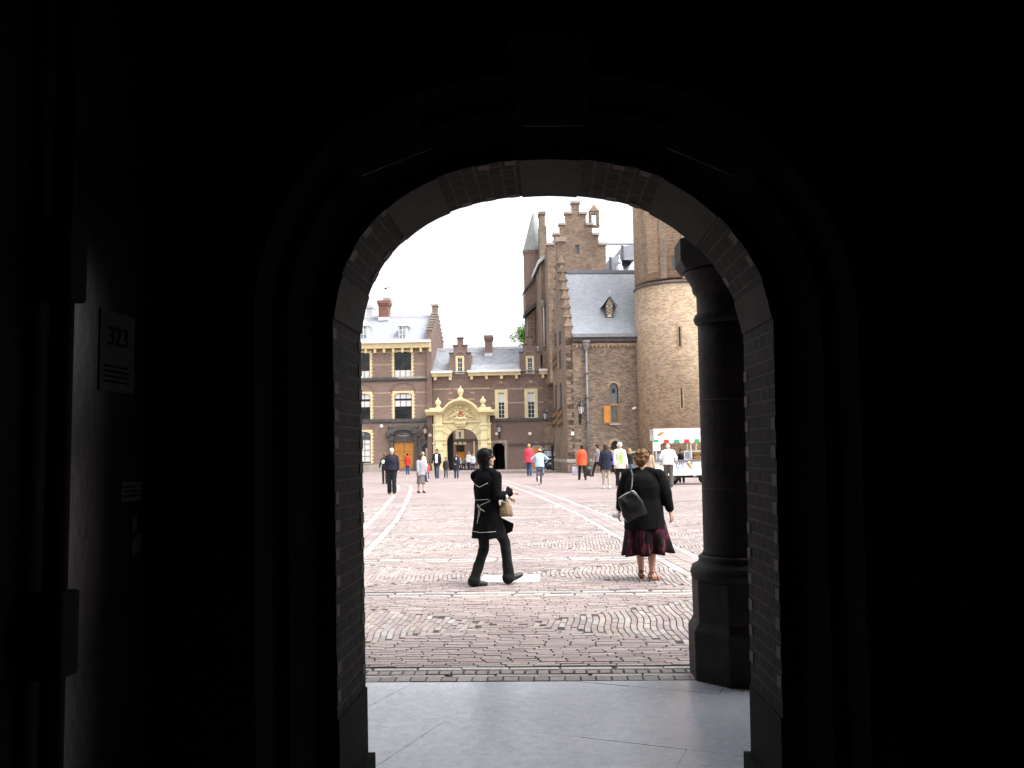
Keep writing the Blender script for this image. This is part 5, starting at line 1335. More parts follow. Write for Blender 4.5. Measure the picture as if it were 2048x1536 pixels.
def hand(mb, wrist, d, pn, side, s=1.0, curl=.5):
    """five-fingered hand; d = direction of the palm, pn = palm normal (fingers curl towards it), side = +1 right"""
    d = Vector(d).normalized(); pn = Vector(pn); pn = (pn-d*pn.dot(d)).normalized(); lat = d.cross(pn)*side
    w_ = Vector(wrist)
    for q in (-.028, -.01, .01, .028): mb.cap(w_+d*.012*s+lat*q*.55*s, .017*s, w_+d*.085*s+lat*q*s, .0135*s, 8)
    for q, L in ((-.032, .062), (-.011, .075), (.011, .08), (.031, .072)):
        p0 = w_+d*.09*s+lat*q*s; ang_ = curl*.5
        for seg, (l_, r0, r1) in enumerate(((L*.5, .0095, .0085), (L*.32, .0085, .0078), (L*.26, .0078, .006))):
            dd = d*math.cos(ang_)+pn*math.sin(ang_); p1 = p0+dd*l_*s; mb.cap(p0, r0*s, p1, r1*s, 7); p0 = p1; ang_ += curl*.75
    p0 = w_+d*.03*s+lat*.03*s; dd = (d*.6+lat*.75+pn*.35).normalized()
    p1 = p0+dd*.045*s; mb.cap(p0, .012*s, p1, .0105*s, 7); dd = (d*.8+lat*.35+pn*.5).normalized(); mb.cap(p1, .0105*s, p1+dd*.035*s, .008*s, 7)
def hair_mesh(hm, style, Mh, s):
    E_ = lambda c, r, n=16: hm.ell(Mh @ Vector([v*s for v in c]), [v*s for v in r], n, 0, Mh.to_3x3())
    if style in ('short', 'curly', 'bob', 'long'):
        b = .006 if style == 'short' else .014
        E_((0, -.018, .03), (.078+b, .093+b, .092+b)); E_((0, -.05, -.02), (.07+b, .058+b, .07+b))
        if style == 'curly':
            for k in range(26):
                a_ = random.uniform(.35, 5.93)-math.pi/2+math.pi; e_ = random.uniform(-.5, 1.3)
                E_((.085*math.cos(a_)*math.cos(e_), -.025+.1*math.sin(a_)*math.cos(e_)*(1 if math.sin(a_)*math.cos(e_) < 0 else .75), .025+.105*math.sin(e_)), (.028, .028, .026), 8)
        if style == 'bob':
            E_((0, -.03, -.03), (.092, .08, .125)); E_((0, -.045, -.105), (.092, .062, .07)); E_((0, -.055, -.15), (.094, .05, .075)); E_((.06, -.02, -.13), (.04, .045, .07), 10); E_((-.06, -.02, -.13), (.04, .045, .07), 10); E_((.07, -.012, -.05), (.024, .048, .115), 10); E_((-.07, -.012, -.05), (.024, .048, .115), 10); E_((0, .05, .085), (.06, .04, .03))
        if style == 'long':
            E_((0, -.04, -.06), (.088, .07, .14)); E_((0, -.06, -.16), (.095, .05, .12)); E_((.065, .0, -.08), (.026, .05, .13), 10); E_((-.065, .0, -.08), (.026, .05, .13), 10)
    if style == 'bald': E_((0, -.035, -.02), (.079, .078, .05)); E_((.05, -.02, -.01), (.032, .055, .035), 10); E_((-.05, -.02, -.01), (.032, .055, .035), 10)
PEOPLE = 0
def person(label, x=None, yf=None, ytop=None, loc=None, H=None, head=0, skin=None, vox=.018, group=None, wid=1.0, depth=1.0,
           step=.0, feet=None, hands=None, pelvis=None, lean=0, twist=0, hyaw=0, hpitch=0, hair=('brown', 'short'),
           top=None, trou=None, skirt=None, shoes=(.02, .02, .02), wr=.0, child=False, glasses=False, shirt=None, elbow=(.5, -1, -.1), cuffless=False, wseed=1, bootcut=False, kneepole=(0, 1, 0)):
    """head: heading in degrees clockwise from +Y (away from the camera); everything in metres for a 1.75 m body"""
    global PEOPLE
    PEOPLE += 1
    if loc is None:
        loc = gp(x, yf)
        if H is None: H = px(x, ytop, loc[1])[1]
    s = H/1.75; rnd = random.Random(PEOPLE); skin = skin or SKIN
    t = thing('person', label, 'person', (loc[0], loc[1], 0), R(-head), group)
    hs = 1.0 if not child else 1.22            # children have larger heads
    ls = 1.0 if not child else .93
    if feet is None: feet = [(-.095*wid**.5, step/2, .085, 0), (.095*wid**.5, -step/2, .085, -25 if step > .3 else 0)]
    th, shn = .435*ls, .425*ls
    if pelvis is None:
        py = (feet[0][1]+feet[1][1])/2; zp = min(f_[2]+.02+math.sqrt(max((th+shn-.003)**2-(f_[1]-py)**2-(abs(f_[0])-.09)**2, .1)) for f_ in feet); pelvis = (0, py, zp)
    P0 = Vector(pelvis)
    Tm = Matrix.Translation(P0) @ Matrix.Rotation(R(-lean), 4, 'X')
    Tt = lambda x_, y_, z_, k=1.0: Tm @ (Matrix.Rotation(R(-twist*k), 4, 'Z') @ Vector((x_, y_, z_)))
    S = lambda v: Vector(v)*s
    dz = .95
    hipL, hipR = P0+Vector((-.09, 0, -.02)), P0+Vector((.09, 0, -.02))
    legs = []
    for hp, f_ in ((hipL, feet[0]), (hipR, feet[1])):
        ank = Vector(f_[:3]); kn = ik(hp, ank, th, shn, kneepole); legs.append((hp, kn, ank, f_[3], f_[4] if len(f_) > 4 else 0))
    shL, shR = Tt(-.176*wid**.6, 0, .472), Tt(.176*wid**.6, 0, .472)
    hands = hands or [(-.24*wid**.8, .05, .82), (.24*wid**.8, .05, .82)]
    arms = []
    for sd_, shd, hd in ((-1, shL, hands[0]), (1, shR, hands[1])):
        hd = P0+Vector((hd[0], hd[1], hd[2]-.95)) if len(hd) == 3 else P0+Vector((hd[0], hd[1], hd[2]-.95))
        pole = Matrix.Rotation(R(-twist), 3, 'Z') @ Vector((elbow[0]*sd_, elbow[1], elbow[2]))
        el = ik(shd, hd, .285, .255, pole); d = (hd-shd)
        L = min(d.length, .538); hd2 = shd+d.normalized()*L; arms.append((shd, el, hd2, sd_))
    neck = Tt(0, -.005, .545); hc = Tt(0, .02, .685 if not child else .70)
    Mh = Matrix.Translation(S(hc)) @ Matrix.Rotation(R(-hyaw), 4, 'Z') @ Matrix.Rotation(R(hpitch-lean*.3), 4, 'X')
    # ---- body: one continuous skin
    b_ = MB(); w = wid; dp_ = depth
    secs = [(-.06, .14, .1), (.0, .155*w, .108*dp_), (.12, .13*w, .095*dp_), (.28, .14*w, .1*dp_), (.4, .14*w**.7, .09*dp_), (.47, .11, .07), (.53, .06, .055)]
    sp = []
    for z_, rx, ry in secs: c = Tt(0, 0, z_); sp.append((c.x*s, c.y*s, c.z*s, rx*s, ry*s))
    loft(b_, sp, 18, [-twist*min(1, z_/.4) for z_, _, _ in secs])
    b_.cap(S(Tt(0, -.01, .5)), .058*s, S(hc+Vector((0, -.01, -.07))), .052*s*hs)
    fat = 1+(w-1)*.45; lf = fat*(.8 if trou else 1)
    for hp, kn, ank, pit, toe in legs:
        b_.cap(S(hp), .082*s*lf, S(kn), .052*s*lf); b_.cap(S(kn), .05*s*lf, S(kn.lerp(ank, .35)+Vector((0, -.012, 0))), .052*s*lf); b_.cap(S(kn.lerp(ank, .35)+Vector((0, -.012, 0))), .051*s*lf, S(ank), .033*s*lf)
        fd = Matrix.Rotation(R(-toe), 3, 'Z') @ (Matrix.Rotation(R(pit), 3, 'X') @ Vector((0, 1, 0))); up = Matrix.Rotation(R(-toe), 3, 'Z') @ (Matrix.Rotation(R(pit), 3, 'X') @ Vector((0, 0, 1)))
        b_.cap(S(ank+fd*-.035+up*-.05), .03*s, S(ank+fd*.14+up*-.058), .023*s)
    for shd, el, hd, sd_ in arms: af = fat*(.78 if top else 1); b_.cap(S(shd+Vector((0, 0, -.01))), .045*s*af, S(el), .036*s*af); b_.cap(S(el), .037*s*af, S(hd), .026*s)
    k = s*hs
    HE = lambda c, r, n=14: b_.ell(Mh @ Vector([v*k for v in c]), [v*k for v in r], n, 0, Mh.to_3x3())
    HE((0, -.008, .025), (.074, .092, .092)); HE((0, .03, -.03), (.058, .062, .075)); HE((0, .052, -.082), (.032, .034, .026)); HE((0, .0, -.06), (.056, .06, .05))
    HE((0, .094, -.012), (.012, .016, .024), 8); HE((0, .104, -.026), (.015, .014, .011), 8); HE((0, .076, .03), (.05, .016, .012), 10)
    for q in (-1, 1): HE((q*.076, -.008, -.012), (.01, .02, .032), 8); HE((q*.035, .06, -.03), (.024, .024, .022), 8)
    V_, F_ = remeshed(b_, vox*.62, 3)
    ex = MB()
    for shd, el, hd, sd_ in arms:
        fo = (hd-el).normalized(); pn = Vector((-sd_*.8, .3, -.1)) if abs(fo.z) > .6 else Vector((-sd_*.3, .2, -.9 if fo.z > -.3 else .3))
        hand(ex, S(hd-fo*.02), fo, pn, sd_, s*(1.05 if not child else 1.1), .55)
    ey = MB(); XE = lambda m_, c, r: m_.ell(Mh @ Vector([v*k for v in c]), [v*k for v in r], 10, 0, Mh.to_3x3())
    for q in (-1, 1): XE(ey, (q*.031, .08, .008), (.014, .009, .008)); XE(ey, (q*.032, .087, .03), (.02, .006, .004))
    lp = MB(); XE(lp, (0, .0855, -.056), (.024, .008, .008))
    from_parts('body', [(V_, F_, 0), (ex.v, ex.f, 0), (ey.v, ey.f, 1), (lp.v, lp.f, 2)], [skin, EYE, LIP], t)
    # ---- hair
    if hair:
        hm = MB(); hair_mesh(hm, hair[1], Mh, k)
        V_, F_ = remeshed(hm, .011 if vox > .012 else .007, 2, .0025*s if hair[1] != 'curly' else .008*s, 34, PEOPLE, (1, 1, .35) if hair[1] in ('bob', 'long') else (1, 1, 1)); from_parts('hair', [(V_, F_, 0)], [HAIRS[hair[0]]], t)
    if glasses:
        gm = MB()
        for q in (-1, 1):
            gm.ell(Mh @ (Vector((q*.034, .094, .006))*k), (.028*k, .006*k, .019*k), 12, 0, Mh.to_3x3())
            gm.tube([Mh @ (Vector((q*.062, .09, .012))*k), Mh @ (Vector((q*.08, .04, .012))*k), Mh @ (Vector((q*.082, -.02, .005))*k)], .004*k, 6)
        gm.build('sunglasses', [m_iron], t)
    # ---- clothes
    info = dict(t=t, S=S, Tt=Tt, arms=arms, legs=legs, s=s, P0=P0, Mh=Mh, k=k)
    if trou:
        m_ = MB(); tf = trou.get('w', 1.0)
        c = P0; loft(m_, [((c.x)*s, c.y*s, (c.z+z_)*s, rx*s*w, ry*s*dp_) for z_, rx, ry in ((-.1, .165, .115), (0, .178, .128), (.1, .165, .118), (.15, .16, .112))], 18)
        for hp, kn, ank, pit, toe in legs:
            end = kn.lerp(ank, trou.get('len', .97)); rb = trou.get('hem', .062)
            m_.cap(S(hp+Vector((0, 0, -.03))), .1*s*tf*fat, S(kn), .068*s*tf*fat); m_.cap(S(kn), .068*s*tf*fat, S(end), rb*s*tf)
            if bootcut: m_.cap(S(end), rb*s, S(end+Vector((0, -.01, -.025))), rb*1.12*s)
        V_, F_ = remeshed(m_, vox*.8, 3, wr or .006*s, 9, PEOPLE+3); from_parts('trousers', [(V_, F_, 0)], [fab(trou['n'], trou['c'])], t)
    if skirt:
        m_ = MB(); n_ = 72; rs = []; z0 = P0.z+.1; z1 = skirt['z']; nf = skirt.get('folds', 9)
        rim = []
        for i in range(15):
            q = i/14; z_ = z0+(z1-z0)*q; ring = []
            for j in range(n_):
                a_ = 2*math.pi*j/n_; fl = 1+q*q*skirt.get('amp', .1)*(math.sin(a_*nf+1.3)+.5*math.sin(a_*(nf*2-3)))
                rx = (.16*w+(skirt['rx']-.16*w)*q**.8)*fl; ry = (.12*dp_+(skirt['ry']-.12*dp_)*q**.8)*fl
                ring.append(((P0.x+skirt.get('dx', 0)*q+rx*math.cos(a_))*s, (P0.y+skirt.get('dy', 0)*q+ry*math.sin(a_))*s, (z_-(.012*math.sin(a_*nf+1.3)*q)+skirt.get('slant', 0)*q*math.cos(a_))*s))
            rs.append(ring)
        inn = [[(P0.x*s+(p[0]-P0.x*s)*.95, P0.y*s+(p[1]-P0.y*s)*.95, p[2]+.003) for p in r] for r in rs[::-1]]
        m_.rings(rs+inn, cap=True); o = m_.build('skirt', [skirt['m']], t); 
        for p in o.data.polygons: p.use_smooth = True
    if top:
        m_ = MB(); th_ = top.get('th', .022); hem = top.get('hem', .82); fl = top.get('flare', 1.0)
        zz = hem-.95
        A_ = []
        for z_, rx, ry in ((.54, .045, .05), (.5, .085*w**.5, .075*dp_**.5), (.45, .128*w**.7, .1*dp_), (.4, .148*w**.8, .112*dp_), (.3, .157*w, .12*dp_), (.14, .148*w*top.get('waist', 1), .112*dp_*top.get('waist', 1)), (0, .165*w, .125*dp_), (min(-.02, zz), .17*w*(1+(fl-1)*.5), .13*dp_*(1+(fl-1)*.5)), (zz, .17*w*fl, .132*dp_*fl)):
            if z_ < zz-1e-6: continue
            c = Tt(0, 0, z_) if z_ > 0 else P0+Vector((top.get('hdx', 0)*min(1, -z_/.4), top.get('hdy', 0)*min(1, -z_/.4), z_))
            A_.append((c.x*s, c.y*s, c.z*s, (rx+th_)*s, (ry+th_)*s, -twist*max(0, min(1, z_/.4))))
        loft(m_, [q[:5] for q in A_][::-1], 24, [q[5] for q in A_][::-1])
        sl = top.get('sleeve', 1.0); wd_ = top.get('sw', 1.0)
        for shd, el, hd, sd_ in arms:
            sh2 = shd+Vector((0, 0, -.012)); m_.cap(S(Tt(.05*sd_, -.01, .525)), (.04+th_*.5)*s, S(sh2), (.045+th_*.5)*s*fat); m_.cap(S(sh2), .06*s*fat*wd_, S(el), .054*s*fat*wd_)
            if sl > .55: m_.cap(S(el), .053*s*fat*wd_, S(el.lerp(hd, sl*.93)), .044*s*wd_)
        if top.get('collar', 1): 
            c = Tt(0, -.005, .515); m_.ell(S(c), (.082*s, .078*s, .035*s), 14)
        V_, F_ = remeshed(m_, vox*.8, 3, wr or .007*s, top.get('wf', 7), PEOPLE, top.get('wd'))
        o = from_parts(top.get('kind', 'jacket'), [(V_, F_, 0)], [top.get('m') or fab(top['n'], top['c'])], t); info['top'] = (o, V_, F_)
        if shirt:      # open front showing a shirt: a wedge lying on the chest
            bv = BVHTree.FromPolygons(V_, F_); pts = []
            fw = Matrix.Rotation(R(-twist), 3, 'Z') @ Vector((0, 1, 0)); rt = Matrix.Rotation(R(-twist), 3, 'Z') @ Vector((1, 0, 0))
            zt_, zb_ = .5, shirt.get('zb', .05); rows = []
            for i in range(9):
                z_ = zb_+(zt_-zb_)*i/8; row = []
                hw = shirt.get('w', .07)*(1 if shirt.get('rect') else (.35+.65*math.sin(math.pi*min(.95, (i+1)/9))))
                for j in range(7):
                    q = S(Tt(0, 0, z_))+rt*(j/6-.5)*2*hw*s+fw*.6*s; hit = bv.ray_cast(q, -fw)
                    row.append((hit[0] if hit[0] else q-fw*.45*s)+fw*.006)
                rows.append(row)
            sm__ = MB(); n7 = 7; vs = [p for r in rows for p in r]; fs = [(i*n7+j, i*n7+j+1, (i+1)*n7+j+1, (i+1)*n7+j) for i in range(8) for j in range(6)]
            sm__.add(vs, fs, 0, True); sm__.build('shirt', [fab(shirt['n'], shirt['c'])], t)
    # ---- shoes
    for hp, kn, ank, pit, toe in legs:
        m_ = MB(); fd = Matrix.Rotation(R(-toe), 3, 'Z') @ (Matrix.Rotation(R(pit), 3, 'X') @ Vector((0, 1, 0))); up = Matrix.Rotation(R(-toe), 3, 'Z') @ (Matrix.Rotation(R(pit), 3, 'X') @ Vector((0, 0, 1)))
        if shoes == 'sandal': continue
        m_.cap(S(ank+fd*-.045+up*-.038), .046*s, S(ank+fd*.1+up*-.048), .041*s); m_.cap(S(ank+fd*.08+up*-.05), .041*s, S(ank+fd*.155+up*-.054), .033*s); m_.cap(S(ank), .042*s, S(ank+up*-.04), .044*s)
        V_, F_ = remeshed(m_, vox*.7, 2)
        zmin = min(v.z for v in V_); low = -.0 if pit == 0 else None
        if low is not None: V_ = [Vector((v.x, v.y, max(v.z, .004))) for v in V_]
        from_parts('shoe', [(V_, F_, 0)], [shoes if not isinstance(shoes, tuple) else plain('leather_%d_%d_%d' % tuple(int(q*99) for q in shoes), shoes, .45, .2, 12)], t)
    return info
def J(n_, c, **k): return dict(n=n_, c=c, **k)
def world(info, v): return info['t'].matrix_basis @ (v if isinstance(v, Vector) else Vector(v))
bpy.context.view_layer.update()
walkh = lambda st: [(-.23, -st*.35, .86), (.23, st*.4, .88)]
random.seed(11)
# ---- 1 woman in the black coat walking to the right
fw_loc = gp(977, 1172)
fw_H = px(966, 897, fw_loc[1])[1]
coat_m = fab('black_coat_cloth', (.004, .004, .005), .9, .2, 14, .3, .06)
F1 = person('woman walking right in a black coat with white piping, sunglasses and a black bob', loc=fw_loc, H=1.665, head=42, vox=.011,
            pelvis=(0, -.0, .93), feet=[(-.11, -.14, .088, -4, 22), (.12, .25, .105, 22, 24)], twist=-8, hyaw=46, hpitch=6, lean=-2,
            hands=[(.02, .3, 1.13), (.225, .19, 1.19)], elbow=(.12, -1, -.6), hair=('black', 'bob'), skin=SKIN2, glasses=True,
            top=dict(m=coat_m, kind='coat', hem=.63, flare=1.36, waist=.95, th=.02, wf=6), trou=J('black_denim', (.0075, .008, .0095), w=.95, hem=.068, len=.98), bootcut=True, shoes=(.018, .017, .017), wr=.0075)
def piping(info, name, path, r=.0034, mat=None, away=None):
    """path: list of (angle deg, z) round the coat, angle 0 = back, + = towards its right side"""
    o, V_, F_ = info['top']; bv = BVHTree.FromPolygons(V_, F_); s = info['s']; pts = []
    for i in range(len(path)-1):
        for q in range(8):
            (a0, z0), (a1, z1) = path[i], path[i+1]; a_ = R(a0+(a1-a0)*q/8); z_ = z0+(z1-z0)*q/8
            c = info['Tt'](0, 0, z_-.95)*s; c.z = z_*s if False else c.z
            d = Matrix.Rotation(R(-info.get('tw', 0)), 3, 'Z') @ Vector((math.sin(a_), -math.cos(a_), 0)); hit = bv.ray_cast(c+d*.6, -d)
            if hit[0]: pts.append(hit[0]+d*.002)
    mb = MB(); mb.tube(pts, r, 6); o = mb.build(name, [mat or m_pipe_w], info['t']); return o
m_pipe_w = plain('cream_piping', (.42, .4, .36), .7, .1, 20)
F1['tw'] = -8
piping(F1, 'piping', [(-52, 1.315), (2, 1.272), (52, 1.33)])
piping(F1, 'piping', [(-70, .72), (0, .705), (75, .72)])
piping(F1, 'piping', [(-45, 1.105), (62, 1.12)], .003); piping(F1, 'piping', [(-28, 1.02), (0, 1.04), (62, 1.11)], .003)
piping(F1, 'belt_tie', [(-22, 1.055), (-8, 1.02), (-12, .9), (-18, .8)], .0055)
piping(F1, 'belt_tie', [(-8, 1.02), (4, 1.0), (28, .965)], .0045); piping(F1, 'belt_tie', [(3, 1.0), (-3, .94), (-10, .88)], .005)
mb = MB(); o, V_, F_ = F1['top']; s = F1['s']      # the loose front panel of the coat, blown open
c = F1['P0']; dd = Vector((.76, .65, 0)); base = [dd*r_+Vector((c.x, c.y, z_)) for r_, z_ in ((.16, .74), (.17, .86), (.335, .775), (.315, .68), (.2, .635))]
vs = [v*s for v in base]+[(v+Vector((-.016, .018, 0)))*s for v in base]
mb.add(vs, [(0, 1, 2, 3, 4), (9, 8, 7, 6, 5)]+[(i, 5+i, 5+(i+1) % 5, (i+1) % 5) for i in range(5)]); mb.build('coat_flap', [coat_m], F1['t'])
wristR = world(F1, F1['S'](F1['arms'][1][2])); elbR = world(F1, F1['S'](F1['arms'][1][1]))
fa = (wristR-elbR).normalized()
# things she carries
hd_ = wristR+fa*.11
bk = thing('booklet', 'small dark red booklet in the hand of the woman in the black coat', 'booklet', hd_+Vector((-.075, -.0, .015)), R(-40))
mb = MB(Matrix.Rotation(R(25), 4, 'Y')); mb.box(-.05, .05, -.006, .006, -.032, .032); mb.build('cover', [plain('dark_red_cover', (.08, .012, .016), .5)], bk, bevel=.003)
bgp = elbR.lerp(wristR, .62)
pb = thing('pouch_bag', 'tan cloth pouch with pale ties hanging from the arm of the woman in black', 'bag', bgp+Vector((0, 0, -.05)))
m_tan = fab('tan_canvas', (.24, .17, .1), .85, .35, 25, .4)
mb = MB()
n_ = 20; rs = []
for z_, rx, ry in ((-.215, .078, .05), (-.21, .085, .056), (-.16, .082, .055), (-.11, .073, .046), (-.065, .054, .035), (-.03, .03, .022), (-.012, .034, .028)):
    rs.append([(rx*math.cos(2*math.pi*i/n_)*(1+.06*math.sin(i*2.1)), ry*math.sin(2*math.pi*i/n_)*(1+.08*math.sin(i*1.7)), z_+.006*math.sin(i*1.3)) for i in range(n_)])
mb.rings(rs); mb.build('pouch', [m_tan], pb)
mb = MB(); mb.tube([(0, 0, -.05), (.02, -.055, .0), (.0, -.06, .06), (-.01, .0, .1), (0, .06, .05), (0, .03, -.03), (0, 0, -.05)], .008, 8); mb.tube([(0, -.03, -.05), (-.05, -.05, -.03), (-.055, -.05, -.075)], .013, 8, flat=.4); mb.tube([(0, -.02, -.04), (.03, -.05, .02), (.01, -.05, .05)], .012, 8, flat=.4); mb.build('ties', [plain('pale_ribbon', (.62, .66, .6), .6)], pb)
# ---- 2 large woman in black cardigan and patterned skirt
def skirt_mat():
    m, n, l, b = nt('dark_patterned_skirt'); co = n.new('ShaderNodeTexCoord').outputs['Object']
    mp_ = n.new('ShaderNodeMapping'); mp_.inputs['Scale'].default_value = (14, 14, 2.2); l.new(co, mp_.inputs[0])
    t = noise_t(n, l, mp_.outputs[0], 1.3, 3, .6)
    cr = n.new('ShaderNodeValToRGB'); l.new(t.outputs[0], cr.inputs[0]); e = cr.color_ramp.elements
    for k, (p, c) in enumerate(((.0, (.006, .003, .004)), (.48, (.007, .0035, .005)), (.56, (.05, .007, .022)), (.61, (.1, .035, .02)), (.66, (.04, .01, .05)), (.74, (.02, .008, .012)))):
        if k > 1: e.new(p)
        e[k].position = p; e[k].color = (*c, 1)
    l.new(cr.outputs[0], b.inputs['Base Color']); b.inputs['Roughness'].default_value = .8; b.inputs['Specular IOR Level'].default_value = .1; return m
bw_loc = gp(1291, 1160); 
card = fab('black_knit', (.0055, .0055, .006), .9, .2, 16, .35, .08)
B1 = person('large woman in a black cardigan and long purple patterned skirt, walking away', loc=bw_loc, H=px(1288, 905, bw_loc[1])[1], head=14, vox=.012, wid=1.42, depth=1.5, skin=SKIN,
            feet=[(-.075, .14, .1, -14, 0), (.1, -.06, .115, -6, 28)], hyaw=34, hpitch=-4, lean=3, twist=6,
            hands=[(-.36, .1, .9), (.38, .04, .84)], elbow=(.9, -.5, .1), hair=('lightbrown', 'curly'),
            top=dict(m=card, kind='cardigan', hem=.68, flare=1.02, th=.035, sleeve=.82, sw=1.3, wf=4.5, wd=(1, 1, .5), hdy=-.02), skirt=dict(z=.355, rx=.315, ry=.27, m=skirt_mat(), folds=8, amp=.17, dx=.03, slant=.02), shoes='sandal', wr=.009)
m_sand = plain('tan_red_leather', (.24, .07, .03), .45)
for hp, kn, ank, pit, toe in B1['legs']:
    s = B1['s']; mb = MB(); fd = Matrix.Rotation(R(-toe), 3, 'Z') @ (Matrix.Rotation(R(pit), 3, 'X') @ Vector((0, 1, 0))); up = fd.cross(Vector((-1, 0, 0))); lt = fd.cross(up)
    a_ = Vector(ank)
    P = lambda f_, u_, l_=0: (a_+fd*f_+Vector((0, 0, u_))+lt*l_)*s
    mb.tube([P(-.06, -.075), P(.0, -.083), P(.08, -.088), P(.17, -.085)], [.03, .03, .036, .028], 10, flat=.35)
    mb.cap(P(-.045, -.075), .022*s, P(-.045, -.1), .016*s, 8)
    for f_, u_, w_ in ((-.05, -.03, .038), (.09, -.05, .04)): mb.tube([P(f_, u_-.04, -w_), P(f_, u_+.005, -w_*.7), P(f_, u_+.018, 0), P(f_, u_+.005, w_*.7), P(f_, u_-.04, w_)], .008, 6)
    mb.tube([P(-.03, .0, -.04), P(-.048, .005, 0), P(-.03, .0, .04), P(.03, .0, .034), P(.045, -.005, 0), P(.03, .0, -.034), P(-.03, 0, -.04)], .006, 6)
    mb.build('sandal', [m_sand], B1['t'])
# shoulder bag on her back
shl = world(B1, B1['S'](B1['Tt'](-.14, -.09, .5)))
bx_, bz_ = px(1262, 1010, bw_loc[1]-.27); by_ = bw_loc[1]-.27
BS = .86
bb = thing('shoulder_bag', 'shiny black leather bag on a grey strap over the large woman\'s left shoulder', 'bag', (bx_, by_-.02, bz_), R(8))
m_lea = plain('glossy_black_leather', (.005, .005, .006), .32, .4, 12, .2, spec=.25)
mb = MB(Matrix.Rotation(R(-24), 4, 'Y') @ Matrix.Scale(BS, 4)); rs = []
for z_, rx, ry in ((-.2, .155, .03), (-.19, .165, .06), (-.1, .175, .075), (0, .165, .07), (.09, .14, .05), (.14, .125, .028), (.165, .12, .018)):
    rs.append([(rx*math.copysign(abs(math.cos(2*math.pi*i/28))**.6, math.cos(2*math.pi*i/28))+.008*math.sin(z_*30+i), ry*math.copysign(abs(math.sin(2*math.pi*i/28))**.7, math.sin(2*math.pi*i/28))+.01*math.sin(i*.9+z_*14), z_+.008*math.sin(i)) for i in range(28)])
mb.rings(rs); mb.build('bag_body', [m_lea], bb)
mb = MB(Matrix.Rotation(R(-24), 4, 'Y') @ Matrix.Scale(BS, 4))
for q in (-.022, 0.0): mb.tube([(-.12, q, .165), (-.04, q-.006, .178), (.05, q-.006, .178), (.115, q, .168), (.135, q-.012, .11), (.145, q-.02, .04)], .0045, 6)
mb.build('zip', [plain('steel_zip', (.45, .45, .47), .3, .2, 20, 0, .8)], bb)
L_ = shl-Vector((bx_, by_-.02, bz_)); Rz_ = Matrix.Rotation(R(-8), 3, 'Z'); L_ = Rz_ @ L_
mb = MB()
top_ = L_+Vector((0, .03, .035)); mb.tube([(-.02, -.03, .1), (.0, -.05, .22), L_*.75+Vector((.0, -.045, .0)), L_+Vector((0, -.035, -.02)), top_, L_+Vector((0, .12, -.02)), L_+Vector((-.03, .2, -.12))], .016, 8, flat=.3); mb.build('strap', [plain('grey_strap', (.09, .09, .095), .4)], bb)
hL = world(B1, B1['S'](B1['arms'][0][2])); mb = MB(); mb.T = Matrix.Translation(hL+Vector((-.045, -.03, -.05)))
mb.ell((0, 0, 0), (.06, .02, .03), 12); mb.ell((-.03, .0, .012), (.03, .018, .02), 10)
tag(mb.build('paper_wrap', [plain('white_paper', (.75, .74, .72), .8)]), 'crumpled white paper in the left hand of the large woman', 'paper')
# ---- the people across the square
NAVY = (.016, .016, .028); JEAN = (.07, .11, .2); BLK = (.013, .013, .015)
person('white haired man in a navy jacket and black trousers facing the camera', x=784, yf=988, ytop=897, head=178, wid=1.18, depth=1.25, hair=('white', 'short'), skin=SKIN2, vox=.016,
       top=J('navy_blouson', NAVY, hem=.9, flare=.96, th=.03), trou=J('black_twill', BLK, w=1.15, hem=.075), shoes=(.02, .02, .02), hands=[(-.27, .06, .8), (.27, .06, .8)], hpitch=-4, step=.1)
person('person in black with a white armband half hidden behind the man in navy', loc=gp(770, 968), H=1.66, head=-30, hair=('lightbrown', 'bob'), top=J('black_wool', BLK, hem=.8), trou=J('black_twill', BLK), hands=[(-.3, .1, .95), (.24, .1, .9)])
x0, z0 = px(766, 924, gp(770, 968)[1]-.35)
mb = MB(); mb.ell((x0, gp(770, 968)[1]-.3, z0), (.1, .06, .11), 14); tag(mb.build('white_bag', [plain('white_paper', (.75, .74, .72))]), 'small round white bag at the elbow of the half hidden person in black', 'bag')
person('small figure in a red coat and blue jeans in front of the orange door', x=815, yf=949, ytop=907, head=20, hair=('black', 'short'), top=J('red_coat', (.55, .045, .03), hem=.72, flare=1.1), trou=J('mid_blue_denim', (.04, .07, .16)), shoes=(.1, .08, .08))
W1 = person('woman in a pale grey jacket and grey skirt with brown hair', x=842, yf=986, ytop=909, head=140, hair=('brown', 'bob'), top=J('pale_grey_wool', (.27, .27, .3), hem=.8, flare=1.12, th=.035), skirt=dict(z=.42, rx=.2, ry=.16, m=fab('grey_flannel', (.13, .125, .12)), folds=9, amp=.05), shoes=(.02, .02, .02), hands=[(-.24, .12, .86), (.24, .16, .9)], step=.15, hyaw=-35)
person('person in a cream white jacket behind the woman in pale grey', loc=gp(846, 964), H=1.72, head=120, hair=('grey', 'short'), top=J('cream_jacket', (.7, .66, .58), hem=.78), trou=J('dark_blue_denim', (.03, .04, .09)), hands=[(-.26, .1, .86), (.26, .1, .86)], step=.3)
person('small child in a red jacket and blue trousers beside the woman in grey', x=855, yf=958, ytop=925, head=150, child=True, hair=('brown', 'short'), top=J('bright_red_jacket', (.6, .05, .05), hem=.8), trou=J('mid_blue_denim', (.06, .09, .2)), shoes=(.15, .06, .06), hands=[(-.28, .18, .9), (.3, .1, 1.0)], step=.2)
